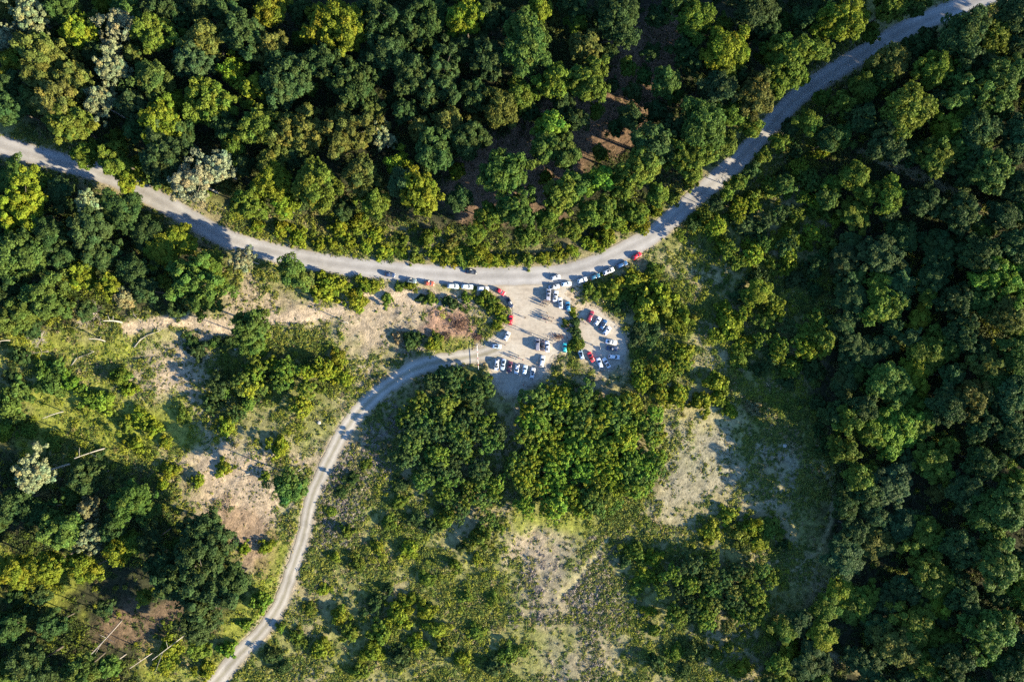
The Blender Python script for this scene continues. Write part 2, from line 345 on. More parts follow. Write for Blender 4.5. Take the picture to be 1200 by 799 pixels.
def area(name, poly, up, lab):
    """sheet of gravel: grid cells inside the outline, rim vertices slid onto the wobbly outline"""
    D = (sdist(poly)+WOB*7)
    xs = [ground_at(*p)[0] for p in poly]; ys = [ground_at(*p)[1] for p in poly]; st = .5
    X, Y = np.meshgrid(np.arange(min(xs)-4, max(xs)+4, st), np.arange(min(ys)-4, max(ys)+4, st))
    def sd(X, Y): return sample(D, *to_px(X, Y, terrain(X, Y)))/S
    d = sd(X, Y); e = .4
    gx_, gy_ = (sd(X+e, Y)-sd(X-e, Y))/(2*e), (sd(X, Y+e)-sd(X, Y-e))/(2*e); g2 = gx_**2+gy_**2+.05
    q = (d[:-1, :-1]+d[1:, :-1]+d[:-1, 1:]+d[1:, 1:])/4 < 0
    ii = np.arange(X.size).reshape(X.shape)
    F = np.stack([ii[:-1, :-1], ii[:-1, 1:], ii[1:, 1:], ii[1:, :-1]], -1)[q]
    mv = np.abs(d) < st*1.1; k = np.clip(d/g2, -st*.45, st*.45)*mv
    X2, Y2 = X-gx_*k, Y-gy_*k; Z = terrain(X2, Y2)+up
    used = np.unique(F); rm = np.zeros(X.size, int); rm[used] = np.arange(len(used))
    V = np.stack([X2, Y2, Z], -1).reshape(-1, 3)[used]
    return tag(ob(name, mesh_np(name, V, rm[F], MAT['lot'])), lab, 'car park', kind='structure')
area('gravel_car_park', LOT, .012, 'beige gravel car park at the road junction')
area('gravel_turning_circle', LOT2, .018, 'round gravel parking bay behind the hedge')
# ----------------------------------------------------------------------------- foliage prototypes
def leaf_quads(P, Nn, size, rng, aspect=1.35):
    n = len(P); Nn = Nn/np.linalg.norm(Nn, axis=1)[:, None]
    r = rng.normal(size=(n, 3)); A = np.cross(Nn, r); A /= np.linalg.norm(A, axis=1)[:, None]; B = np.cross(Nn, A)
    s = (size*rng.uniform(.6, 1.3, n))[:, None]
    bend = Nn*s*.22
    V = np.stack([P-A*s*aspect*.5-bend, P-B*s*.5, P+A*s*aspect*.5-bend, P+B*s*.5], 1).reshape(-1, 3)
    F = np.arange(4*n).reshape(n, 4)
    return V, F
def sphere_dirs(n, rng, zmin=-1.):
    z = rng.uniform(zmin, 1, n); a = rng.uniform(0, 2*np.pi, n); q = np.sqrt(1-z*z)
    return np.stack([q*np.cos(a), q*np.sin(a), z], 1)
def crown_mesh(name, seed, Rr, Rz, zc, nl, lr, nleaf, leaf, style='lobed', mat='leaf', zmin=-.55, lump=1.):
    """uneven crown: many leaf clumps (lobes) on a lumpy dome, each a spray of leaf-sized faces"""
    rng = np.random.default_rng(seed)
    ph = rng.uniform(0, 6.28, 6); am = rng.uniform(.05, .16, 6)*lump
    d = sphere_dirs(nl*4, rng, zmin); keep = []
    sep = 1.55/math.sqrt(nl)*1.25
    for i in range(len(d)):                     # spread lobes evenly
        if all(np.linalg.norm(d[i]-d[j]) > sep for j in keep): keep.append(i)
        if len(keep) >= nl: break
    d = d[keep]; az = np.arctan2(d[:, 1], d[:, 0])
    shape = 1+sum(am[k]*np.cos((k+1)*az+ph[k]) for k in range(5))
    rad = np.maximum(shape, .25)*rng.uniform(.52, 1.02, len(d))
    if style == 'feather': rad *= rng.uniform(.8, 1.1, len(d))
    C = d*np.stack([rad*Rr, rad*Rr, rad*Rz*(1 if style != 'tall' else 1.25)], 1)*(1-lr/Rr*.6)
    ni = max(3, nl//5); C = np.concatenate([C, sphere_dirs(ni, rng, -.3)*np.array([Rr, Rr, Rz])*rng.uniform(.15, .55, (ni, 1))])
    LR = lr*rng.uniform(.65, 1.35, len(C)); Ps, Ns, Ts, Sz = [], [], [], []
    for c, l in zip(C, LR):
        n = int(nleaf*(l/lr)**2)
        dd = sphere_dirs(n, rng, -.75)
        out = c/(np.linalg.norm(c)+1e-6)
        dd = dd+out*.35+np.array([0, 0, .2]); dd /= np.linalg.norm(dd, axis=1)[:, None]
        rr = l*rng.uniform(.45, 1.05, n)**.6*(1+.25*np.sin(5*dd[:, 0]+seed)*np.cos(4*dd[:, 1]))
        fl = np.array([1, 1, .8])
        if style == 'feather': fl = np.array([1.25, 1.25, .6])
        Ps.append(c+dd*rr[:, None]*fl)
        Ns.append(dd*.75+rng.normal(size=(n, 3))*.42+np.array([0, 0, .25]))
        lt = rng.uniform(.80, 1.2); hue = rng.normal(0, .10)
        t = np.empty((n, 4)); v = lt*rng.uniform(.78, 1.22, n)
        t[:, 0] = v*(1+hue); t[:, 1] = v; t[:, 2] = v*(1-hue*.5); t[:, 3] = 1
        Ts.append(t)
    P = np.concatenate(Ps); Nn = np.concatenate(Ns); T = np.concatenate(Ts)
    V, F = leaf_quads(P, Nn, leaf, rng); V[:, 2] += zc
    return mesh_np(name, V, F, MAT[mat], {'tint': ('FLOAT_COLOR', np.repeat(T, 4, 0))}), C+np.array([0, 0, zc])
def trunk_mesh(name, seed, h, r, tips, mat='bark'):
    rng = np.random.default_rng(seed); bm = bmesh.new()
    bx, by = rng.normal(0, .02*h, 2)
    top = (bx, by, h*.8)
    tube(bm, [(0, 0, -.4), (0, 0, .3), (bx*.4, by*.4, h*.3), (bx*.8, by*.8, h*.55), top], [r*1.5, r*1.1, r*.85, r*.6, r*.15], 7)
    for c in tips:
        z0 = min(h*.68, max(h*.25, c[2]-1.8-rng.uniform(.3, 1)*math.hypot(c[0], c[1])*.6)); k = z0/(h*.8)
        b = Vector((bx*k, by*k, z0)); e = Vector(c); mid = b.lerp(e, .5)+Vector((0, 0, -.25))
        tube(bm, [b, mid, e], [r*.42, r*.26, r*.06], 5)
    return mesh_bm(name, bm, MAT[mat], True)
PROTO = {}
def proto(key, seed, Rr, Rz, h, nl, lr, nleaf, leaf, style='lobed', tr=.25, bark='bark', ntips=7):
    nl = int(nl*1.6); lr *= .76; nleaf = int(nleaf*1.1); leaf *= .76; k = 1.3; Rr, Rz, h, lr, leaf, tr = Rr*k, Rz*k, h*k, lr*k, leaf*k, tr*k
    zc = h-Rz
    me, C = crown_mesh('crown', seed, Rr, Rz, zc, nl, lr, nleaf, leaf, style, lump=(1., 1.9, 1.4)[seed % 3])
    rng = np.random.default_rng(seed+99)
    tips = C[rng.permutation(len(C))[:ntips]]
    PROTO.setdefault(key, []).append((me, trunk_mesh('trunk', seed, h, tr, tips, bark), Rr, h, zc))
for k in range(4): proto('S', 100+k, 2.5, 2.2, 8.5, 26, .85, 80, .42, 'lobed', .13)
for k in range(8): proto('M', 200+k, 3.9, 3.4, 13.5, 40, 1.15, 115, .46, 'lobed' if k % 2 else 'feather', .2)
for k in range(9): proto('L', 300+k, 5.6, 4.8, 17, 62, 1.35, 130, .5, ('lobed', 'feather', 'lobed')[k % 3], .3)
for k in range(3): proto('X', 400+k, 8.2, 5.6, 17.5, 105, 1.6, 150, .54, 'lobed', .42, ntips=10)
for k in range(4): proto('F', 500+k, 4.6, 4.2, 16.5, 60, .85, 70, .40, 'lobed', .22, 'pale_bark')   # cream flowering
for k in range(5): proto('T', 600+k, 2.7, 1.8, 4.6, 46, .52, 46, .32, 'lobed', .09, ntips=8)      # thicket saplings
BUSH = []
for k in range(9):
    me, C = crown_mesh('bush', 700+k, 2.4, (1.5, 1.1, 1.9)[k % 3], .6, (30, 22, 36)[k % 3], (.62, .8, .55)[k % 3], (56, 70, 50)[k % 3], .38, 'feather' if k % 3 == 0 else 'lobed', zmin=-.1, lump=2.2)
    BUSH.append((me, 2.4))
# ----------------------------------------------------------------------------- planting
PAL = {'D': (.040, .068, .019), 'G': (.063, .106, .020), 'Y': (.128, .157, .014), 'O': (.090, .104, .022), 'P': (.185, .20, .10), 'B': (.046, .080, .027),
       'L': (.100, .162, .018), 'T': (.18, .15, .07), 'K': (.086, .122, .016), 'R': (.22, .13, .075)}
WORD = {'D': 'dark green', 'G': 'mid green', 'Y': 'yellow-green', 'O': 'olive brown', 'P': 'cream topped', 'B': 'bluish green', 'L': 'bright lime', 'T': 'tan', 'K': 'olive green', 'R': 'reddish brown'}
PLANTED = []
TREES_PX = []
def tint(code, rng, j=.14):
    c = np.array(PAL[code])*rng.uniform(1-j, 1+j)*rng.uniform(1-j*.5, 1+j*.5, 3)
    return (*c, 1)
prng = np.random.default_rng(77)
MASS = []            # the many small shaded trees between the crowns: past 300 trees they become one object
def tree(px, py, rpx, code, h=None, key=None, mass=False):
    if key is None:
        rm = rpx/S*.93/1.3
        key = 'F' if code == 'P' else 'S' if rm < 3.1 else 'M' if rm < 4.6 else 'L' if rm < 7 else 'X'
    pr = PROTO[key][prng.integers(len(PROTO[key]))]; me, tk, R0, h0, zc0 = pr
    s = 1.
    for _ in range(3):
        up = zc0*(s**.6); x, y, z = ground_at(px, py, up); s = rpx/S*(H-z-up)/H/R0
    sz = s**.6 if h is None else h/h0
    if key not in ('T', 'S') and py > 240:        # tree heights cut to shorten shadows over the open land on the right
        if px > 860: sz *= .88 if px < 1040 and 470 < py < 630 else .50 if px < 1030 else .62 if px < 1110 else .85
    rd = sample(D_MAIN, px, py)
    if px < 320 and rd < 60 and py > 172+.29*px and code != 'P': sz *= .55
    sz = max(sz, .36)
    x, y, z = ground_at(px, py, zc0*sz)
    zg = float(gz(x, y))
    if mass:
        MASS.append((me, tk, (x, y, zg), prng.uniform(0, 6.28), s, sz, tint(code, prng))); TREES_PX.append((px, py, rpx)); return
    root = link(bpy.data.objects.new('small_tree' if key == 'T' else 'pale_tree' if key == 'F' else 'tree', None)); root.empty_display_size = .5
    root.location = (x, y, zg); root.rotation_euler = (prng.normal(0, .03), prng.normal(0, .03), prng.uniform(0, 6.28)); root.scale = (s, s, sz)
    c = ob('crown', me, root); c.color = tuple(q*(1.28 if key == 'T' else 1) for q in tint(code, prng)[:3])+(1,); ob('trunk', tk, root)
    PLANTED.append(dict(o=root, px=px, py=py, r=rpx, code=code, kind='small tree' if key == 'T' else 'tree'))
    TREES_PX.append((px, py, rpx)); return root
def bush(px, py, rpx, code, hs=1.):
    tight = sample(D_LOT, px, py) < 22
    if not tight: px += prng.uniform(-3.5, 3.5); py += prng.uniform(-3, 3); rpx *= prng.uniform(.72, 1.35)
    else: rpx *= .9
    if sample(D_PATH, px, py) < rpx*.8+4 and px < 560: py += rpx+3
    rpx = max(4, min(rpx, (sample(D_MAIN, px, py)-9)*1.0, (sample(D_TRACK, px, py)-6)*1.05))
    me, R0 = BUSH[prng.integers(len(BUSH))]
    x, y, z = ground_at(px, py, .8); s = rpx/S/R0
    o = ob('bush', me, None, (x, y, float(gz(x, y))-.05), (0, 0, prng.uniform(0, 6.28))); o.scale = (s*prng.uniform(.8, 1.25), s*prng.uniform(.8, 1.2), s*prng.uniform(.65, 1.05)*hs); o.color = tint(code, prng)
    PLANTED.append(dict(o=o, px=px, py=py, r=rpx, code=code, kind='bush')); return o
TREES = '''
38,20,20,P 5,48,14,P 12,8,14,O 74,16,17,G 92,38,18,Y 50,58,23,O 74,62,14,O 18,74,14,Y 142,26,19,P 133,56,12,P 125,4,12,Y 152,10,16,G 157,62,12,O 130,80,19,P
52,88,22,O 92,94,20,O 117,121,18,P 65,122,24,O 82,146,23,K 40,116,14,O 182,42,22,K 178,95,20,G 241,42,22,O 226,72,20,B 273,84,14,Y 285,40,24,D 262,12,18,D 236,10,18,D
322,14,17,Y 352,12,12,D 387,28,28,Y 338,92,30,D 378,72,20,D 318,55,18,O 246,122,27,K 155,122,18,B 190,148,24,Y 205,120,13,Y 296,104,15,Y 305,148,21,K 352,155,27,O
134,188,18,K 150,212,12,Y 196,184,26,D 228,212,24,P 254,196,20,P 272,176,15,K 292,240,18,K 320,214,20,Y 368,215,26,K 332,242,13,Y 392,135,10,O 8,100,16,D 14,126,17,D
110,28,13,G 195,8,20,D 214,28,14,D 112,62,13,D 212,160,16,D 262,150,16,D 322,182,18,O 250,60,12,D 160,150,14,D 100,180,14,K
15,206,18,G 30,246,28,Y 70,226,16,D 104,234,13,P 140,248,24,D 60,275,20,D 100,270,22,D 175,275,18,D
408,32,22,Y 414,100,27,D 474,32,29,D 458,62,22,D 503,18,20,D 545,22,22,Y 516,96,28,D 482,84,22,D 440,12,18,D 608,34,22,G 632,14,15,Y 618,62,26,G 690,56,17,O 676,26,12,K
672,6,16,D 726,18,24,D 652,95,21,K 688,98,22,K 611,108,16,K 586,130,19,O 404,160,28,O 447,160,14,P 494,150,14,O 525,144,17,O 510,180,23,D 548,164,20,D 465,193,13,Y 535,200,9,Y
470,214,17,B 498,226,22,Y 438,130,12,O 476,128,14,D 555,110,16,D 575,70,20,D 545,60,16,D 575,20,18,D 430,70,16,D 420,205,20,O 440,240,16,K 540,235,14,D
648,150,17,L 638,172,18,G 662,178,18,G 672,140,14,D 658,120,12,D 590,206,25,G 603,246,20,G 575,252,14,K 780,96,17,G 790,112,10,G 738,136,14,D 722,150,10,D 766,168,23,D 750,196,22,K 790,178,15,K
658,232,20,K 676,216,16,G 704,210,15,L 690,250,15,K 706,244,14,K 642,255,14,K 730,222,15,K 790,6,16,G 770,130,12,D 745,250,12,K 770,228,13,K 720,258,11,K 668,268,12,K 560,272,12,K 620,275,12,K
816,24,20,K 850,58,24,Y 846,96,17,K 880,10,24,D 941,24,15,D 920,68,23,K 984,26,24,Y 965,4,15,D 1004,18,13,Y 1046,4,18,K 1075,4,14,G 888,112,22,O 915,92,18,K 838,108,20,B 824,148,25,G
856,132,16,K 810,185,20,K 845,165,16,K 880,150,12,K 800,60,14,D 900,40,14,D 955,55,14,K 865,90,12,D 790,150,14,D 770,20,12,D 1020,40,10,K 935,90,12,K
1160,46,20,K 1186,20,22,D 1130,44,26,D 1148,72,18,D 1092,82,21,K 1046,76,18,O 1064,130,26,K 1132,110,27,G 1176,88,24,G 1196,55,18,D 1145,155,22,D 1166,202,22,G 1197,160,20,B 1110,152,17,Y
1098,186,20,K 1040,168,20,D 1010,140,16,D 1075,180,14,D 1130,195,16,D 1195,215,18,D 1010,105,16,K 985,125,13,K 1100,120,14,D 1080,55,14,D
948,146,13,K 970,165,14,D 1000,206,16,K 1045,225,16,K 1000,250,18,K 1085,235,16,D 1130,250,20,D 1175,250,18,D
890,340,14,Y 1036,360,22,K 1078,372,14,Y 1052,332,18,B 1092,322,20,D 1166,326,28,L 1150,350,16,G 1182,366,20,O 1145,298,22,D 1102,290,22,D 1190,288,20,D
1086,412,22,K 1112,405,13,G 1074,438,19,Y 1042,448,25,G 1046,505,30,L 1075,500,16,K 1140,462,20,O 1155,425,18,O 1190,420,20,G 1190,462,22,B 988,452,16,D 1002,410,22,D 1030,300,22,D 990,300,18,D
1060,275,18,D 1130,390,18,D 1115,440,14,D 1110,475,20,D 1150,500,18,D 1185,505,20,D 1010,480,16,D 1000,350,22,D 1120,350,18,D
1004,560,17,K 1044,570,24,B 1090,544,22,K 1101,576,12,O 1150,540,18,D 1180,598,26,G 1165,625,14,K 1150,600,20,G 1192,562,16,K 987,648,23,B 1024,634,22,O 1058,616,20,B 1086,624,22,K
984,692,17,Y 1014,704,18,K 1094,676,25,K 1100,706,16,Y 1170,662,26,G 1195,690,18,K 1160,735,26,G 1075,732,23,K 1048,756,24,O 964,744,17,Y 935,728,14,D 1086,772,18,K 1020,782,16,D
1125,640,20,D 1130,700,18,D 1060,690,18,D 1030,735,16,D 1120,770,20,D 1185,780,20,D 1000,620,14,D 940,780,16,D 1000,770,12,D 1130,575,18,D
30,298,26,G 12,342,20,D 52,352,24,G 20,368,20,G 95,322,15,Y 128,336,15,Y 146,348,13,T 190,296,20,Y 212,284,17,Y 226,330,27,G 238,352,16,G 245,310,18,K 286,304,14,P 342,322,17,G 358,330,10,O
297,384,20,G 295,402,14,G 72,300,18,D 120,300,18,D 155,315,16,D 170,340,14,D 5,290,14,D
44,554,21,P 38,565,12,P 155,590,20,G 170,600,12,G 105,593,12,T 74,620,22,G 105,626,15,P 140,650,15,Y 236,628,28,D 240,690,36,D 205,680,22,D 190,660,16,D 232,730,20,D 272,682,18,D
95,786,18,G 40,780,22,D 8,735,18,D 60,735,14,D 340,570,17,G 15,590,18,D 100,560,18,D 45,600,16,D 130,620,14,D 180,630,14,D 60,660,18,Y 20,670,18,Y 100,670,16,Y 130,780,12,G 15,785,14,G 170,700,10,K
'''
tl = [t.split(',') for t in TREES.split()]
tl = [(float(a[0]), float(a[1]), float(a[2]), a[3]) for a in tl]
rank = sorted(range(len(tl)), key=lambda i: -tl[i][2]-(50 if tl[i][3] == 'P' else 0))
small = set(rank[290:])
for i, a in enumerate(tl): tree(a[0], a[1], a[2]*1.12, a[3], mass=i in small)
def inside(poly, x, y):
    c = False
    for (ax, ay), (bx, by) in zip(poly, poly[1:]+poly[:1]):
        if (ay > y) != (by > y) and x < (bx-ax)*(y-ay)/(by-ay)+ax: c = not c
    return c
frng = random.Random(3)
D_TRAIL = np.minimum(ldist([(960, 540), (975, 575), (974, 612), (960, 645), (930, 668)]), ldist([(1008, 178), (1035, 190), (1090, 210), (1130, 232), (1175, 262)]))
def fill(poly, n, rr, codes, gap, clear=15, key=None, box=(-25, 1225, -25, 824), avoid=()):
    got = 0
    xs = [p[0] for p in poly]; ys = [p[1] for p in poly]
    for _ in range(6000):
        if got >= n: break
        x = frng.uniform(max(box[0], min(xs)), min(box[1], max(xs))); y = frng.uniform(max(box[2], min(ys)), min(box[3], max(ys))); r = frng.uniform(*rr)
        if not inside(poly, x, y) or any(inside(a, x, y) for a in avoid): continue
        if sample(D_MAIN, x, y) < r*.8+clear or sample(D_TRACK, x, y) < r*.7+10 or sample(D_TRAIL, x, y) < r*.8+4: continue
        if any((x-a)**2+(y-b)**2 < (gap*(r+q))**2 for a, b, q in TREES_PX): continue
        tree(x, y, r, frng.choice(codes), key=key, mass=True); got += 1
    return got
fill(WOOD_UP, 60, (9, 15), 'DDDDKGO', .62, 10, avoid=(FLOOR,))
fill(WOOD_RIGHT, 90, (12, 19), 'DDDKKGB', .55, 10)
fill(WOOD_LEFT, 16, (10, 15), 'DDK', .62, 10)
fill(WOOD_LOW, 12, (10, 15), 'DDKG', .65, 10)
OUT = dict(box=(-150, 1350, -150, 950))
FRAME = [(-20, -20), (1220, -20), (1220, 820), (-20, 820)]
fill(WOOD_RIGHT, 80, (15, 23), 'DDKKGBO', .62, 8, avoid=(FRAME,), **OUT)
fill(WOOD_UP, 60, (15, 23), 'DDKGOY', .62, 8, avoid=(FRAME,), **OUT)
fill(WOOD_LEFT, 26, (15, 23), 'DKGO', .62, 8, avoid=(FRAME,), **OUT)
fill(WOOD_LOW, 36, (15, 23), 'DKGO', .62, 8, avoid=(FRAME,), **OUT)
for a in '712,60,12,D 735,80,11,K 700,132,10,K 762,62,12,D 742,108,12,D 718,100,9,D 640,208,9,K 704,180,10,K 724,44,10,K 752,90,10,G'.split():
    a = a.split(','); tree(float(a[0]), float(a[1]), float(a[2]), a[3], key='S')
# one object for the understorey: crowns and stems of the small shaded trees
def mesh_arrays(me, quad=True):
    V = np.empty(len(me.vertices)*3, np.float32); me.vertices.foreach_get('co', V); V = V.reshape(-1, 3)
    a = me.attributes['tint']; T = np.empty(len(V)*4, np.float32); a.data.foreach_get('color', T)
    return V, T.reshape(-1, 4)
Vs, Ts = [], []
for me, tk, loc, rz, s, sz, col in MASS:
    V, T = mesh_arrays(me); c, q = math.cos(rz), math.sin(rz)
    V = np.stack([(V[:, 0]*c-V[:, 1]*q)*s+loc[0], (V[:, 0]*q+V[:, 1]*c)*s+loc[1], V[:, 2]*sz+loc[2]], 1)
    Vs.append(V); Ts.append(T*np.array(col))
Vs = np.concatenate(Vs); Ts = np.concatenate(Ts)
tag(ob('understorey', mesh_np('understorey', Vs, np.arange(len(Vs)).reshape(-1, 4), MAT['under'], {'tint': ('FLOAT_COLOR', Ts)})),
    'mass of small shaded trees filling the gaps between the tall crowns', 'understorey', kind='stuff')
# thickets of small trees beside the car park
TH1 = [(470, 472), (498, 446), (538, 434), (568, 440), (577, 470), (585, 500), (586, 560), (578, 610), (540, 600), (510, 580), (480, 550), (465, 510)]
TH2 = [(606, 486), (630, 462), (660, 452), (700, 458), (740, 470), (772, 482), (782, 520), (768, 560), (738, 590), (690, 604), (640, 606), (606, 596), (596, 560), (600, 520)]
TH3 = [(768, 690), (800, 655), (860, 645), (905, 655), (918, 690), (895, 725), (860, 742), (810, 735), (780, 720)]
TH4 = [(255, 445), (290, 415), (345, 405), (390, 420), (385, 470), (340, 500), (300, 500), (265, 480)]
TH5 = [(735, 420), (770, 405), (810, 430), (800, 470), (760, 470)]
def thicket(poly, step, rr, codes, fn, jit=.35, keep=1.):
    xs = [p[0] for p in poly]; ys = [p[1] for p in poly]; y = min(ys); row = 0; n = 0
    while y < max(ys):
        x = min(xs)+(step/2 if row % 2 else 0)
        while x < max(xs):
            qx, qy = x+frng.uniform(-jit, jit)*step, y+frng.uniform(-jit, jit)*step
            if inside(poly, qx, qy) and frng.random() < keep and sample(PAVED, qx, qy) < .3:
                fn(qx, qy, frng.uniform(*rr), frng.choice(codes)); n += 1
            x += step
        y += step*.87; row += 1
    return n
sap = lambda x, y, r, c: tree(x, y, r, c, key='T')
thicket(TH1, 18, (9, 17), 'DDKDGGK', sap, .55)
thicket(TH2, 18, (9, 18), 'YLYLLYKG', sap, .55)
thicket(TH3, 19, (8, 15), 'KKODKG', sap, .5)
thicket(TH4, 24, (7, 16), 'DKYKYG', sap, .6)
thicket(TH5, 22, (10, 13), 'YKY', sap)
TH7 = [(806, 280), (850, 240), (900, 190), (945, 148), (985, 160), (990, 250), (965, 322), (900, 322), (840, 312)]
thicket(TH7, 23, (7, 12.5), 'KYDYGK', lambda x, y, r, c: tree(x, y, r, c, key='T' if frng.random() < .85 or r < 9.5 else 'S'), .6, .72)
TH6 = [(862, 352), (900, 336), (945, 352), (972, 388), (955, 428), (900, 422), (872, 396)]
thicket(TH6, 21, (9, 15), 'KDKYK', sap, .5)
for x_, y_, r_, c_ in ((797, 275, 8, 'K'), (812, 263, 8, 'D'), (826, 251, 9, 'K')): sap(x_, y_, r_, c_)
for x_, y_, r_, c_ in ((838, 240, 9, 'D'), (851, 227, 9, 'K'), (866, 214, 10, 'K'), (881, 199, 10, 'D'), (896, 182, 10, 'K'), (912, 166, 11, 'K'), (926, 150, 11, 'D'), (963, 117, 10, 'K'), (1003, 96, 10, 'D'), (1024, 84, 10, 'K'), (1046, 64, 9, 'K'), (1090, 40, 10, 'D')): tree(x_, y_, r_, c_, key='S')
BUSHES = '''
569,346,7,K 577,352,8,K 584,361,8,Y 588,373,7,Y 575,362,7,K 583,380,6,Y 563,351,6,Y 673,370,5,K 675,378,6,D 673,387,6,D 677,394,6,D 674,402,7,K 680,406,6,K 668,408,5,K 663,378,5,K 670,364,5,Y
440,335,8,Y 452,338,7,K 466,338,7,K 480,336,8,Y 494,340,7,D 508,342,7,K 520,345,7,D 534,347,7,D 546,349,7,K 428,330,8,Y 418,342,9,Y 405,338,11,Y 388,336,12,Y 372,345,11,Y 560,352,6,D
480,402,8,D 492,396,8,D 505,402,7,Y 470,396,7,T 515,398,6,K 300,410,10,K 268,405,8,D 246,402,8,G 236,410,8,D 225,398,7,D 310,440,12,D 290,470,10,D 250,470,9,D 270,500,9,Y 330,520,9,Y 400,420,10,Y 392,440,11,Y 405,445,8,Y 372,430,10,Y
760,360,13,Y 775,345,11,Y 748,350,11,K 735,345,10,K 715,340,9,Y 700,345,8,K 690,338,9,K 725,360,9,D 752,378,11,D 770,385,12,D 745,395,10,D 760,400,12,D 742,330,10,Y 765,320,9,K
855,375,12,Y 862,390,11,Y 870,405,9,Y 845,360,10,Y 835,450,11,Y 845,465,11,Y 855,480,9,Y 820,470,10,Y 885,480,12,T 790,440,12,K 795,460,11,Y 800,415,9,Y 790,380,12,Y 800,370,9,Y 780,365,10,K
860,235,9,D 880,230,11,K 905,225,10,K 850,255,9,K 835,270,9,K 820,262,9,K 870,262,13,D 890,268,11,D 905,285,13,Y 920,275,12,Y 935,262,12,K 955,245,11,K 945,285,10,Y 925,300,10,Y 880,290,11,Y 865,305,10,O 845,290,9,Y 900,310,9,K 880,325,10,D
925,225,9,K 940,205,10,K 915,205,8,D 965,225,11,D 975,290,10,K 950,315,11,D 930,330,10,D 870,345,9,D 958,340,11,D 905,415,12,D 925,430,12,K 950,430,12,D 890,430,11,D 870,425,9,K 920,450,9,D 955,470,10,D 960,500,10,D
955,445,9,O 985,500,9,K 995,530,9,D 970,520,9,D 860,620,10,K 880,615,12,Y 905,620,11,K 850,605,9,Y 835,625,9,Y 890,635,9,Y 870,640,8,O 915,640,8,D
765,655,11,Y 755,672,9,Y 770,680,10,Y 745,645,9,K 735,655,8,D 745,690,9,K 760,715,9,Y 770,740,10,K 790,760,10,K 815,765,10,O 840,770,10,K 770,775,9,D 800,785,10,D 870,780,9,Y 850,755,8,K 925,760,12,Y 905,745,9,K 945,765,11,K
480,700,12,Y 500,715,12,Y 465,720,12,Y 450,740,11,K 510,735,9,Y 490,750,10,Y 470,765,10,D 440,765,12,Y 425,785,10,K 520,760,9,K 540,775,10,Y 560,740,9,K 455,690,9,D 440,705,9,D 545,700,8,K 505,680,8,K 530,660,9,K 580,700,9,K 600,765,10,K 575,780,9,D
540,640,9,D 560,630,10,K 510,620,9,D 490,605,9,D 470,590,8,K 560,655,9,Y 590,620,7,K 525,605,9,K 470,570,9,D 455,610,8,K 440,640,9,Y 480,640,9,Y 420,660,9,K
300,268,7,Y 330,272,9,Y 350,278,9,Y 372,284,9,Y 392,288,9,Y 410,284,9,Y 430,288,10,Y 450,296,9,Y 470,298,9,Y 488,300,9,K 506,300,9,Y 525,302,9,Y 545,303,9,K 562,304,9,Y 580,305,9,Y 598,305,9,Y 618,304,9,K 636,302,9,Y 655,299,8,Y 672,294,8,Y 690,286,9,Y
440,275,10,Y 470,280,11,K 500,284,10,K 530,285,10,O 425,265,9,Y 400,268,9,Y 710,276,8,Y 728,268,8,Y 745,260,9,Y 768,246,8,Y 785,232,8,K 805,215,8,K 275,245,8,K 240,228,8,K 210,210,8,K 180,212,8,G 165,196,8,K
105,465,13,L 85,450,12,L 65,455,11,G 50,438,12,G 70,430,10,G 120,470,9,L 30,460,10,G 15,480,12,G 10,505,12,L 35,505,11,K 60,520,9,K 15,440,10,D 30,420,9,D 145,440,9,K 150,460,10,Y 165,490,9,Y 180,500,10,Y 145,500,10,K 120,535,9,D 160,520,8,Y 190,520,8,Y 215,490,8,K
310,560,8,K 235,560,8,Y 260,548,7,Y 200,550,9,Y 190,570,8,Y 310,700,9,L 325,735,5,L 290,730,9,L 265,760,9,L 240,785,10,Y 205,760,11,Y 190,780,10,Y 285,640,8,Y 310,640,6,Y 215,650,8,D
388,600,6,K 400,575,7,D 415,560,7,D 430,540,8,K 410,620,7,K 395,650,8,Y 380,690,8,Y 365,715,8,K 350,750,9,K 375,760,10,Y 335,780,9,D 320,770,7,D 395,720,9,Y 410,740,8,K
'''
bl = [t.split(',') for t in BUSHES.split()]
for a in bl: bush(float(a[0]), float(a[1]), float(a[2])*1.08, a[3])
# ----------------------------------------------------------------------------- undergrowth (uncountable ground cover)
urng = np.random.default_rng(21)
CLASSCOL = [  # per class: (probability, colour)
    [(.34, (.145, .15, .026)), (.30, (.070, .098, .022)), (.18, (.15, .15, .030)), (.10, (.21, .17, .085)), (.08, (.04, .062, .022))],
    [(.30, (.25, .20, .105)), (.25, (.16, .145, .045)), (.20, (.085, .10, .028)), (.25, (.31, .235, .15))],
    [(.45, (.17, .19, .020)), (.30, (.105, .145, .022)), (.25, (.185, .175, .036))],
    [(.4, (.12, .09, .048)), (.35, (.06, .07, .022)), (.25, (.16, .11, .06))],
    [(.40, (.19, .16, .135)), (.25, (.12, .11, .05)), (.2, (.07, .085, .03)), (.15, (.25, .205, .15))],
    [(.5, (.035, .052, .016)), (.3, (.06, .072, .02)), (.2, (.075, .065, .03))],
    [(.28, (.040, .066, .014)), (.26, (.078, .105, .015)), (.22, (.125, .14, .014)), (.14, (.135, .145, .022)), (.10, (.12, .105, .035))]]
one = None
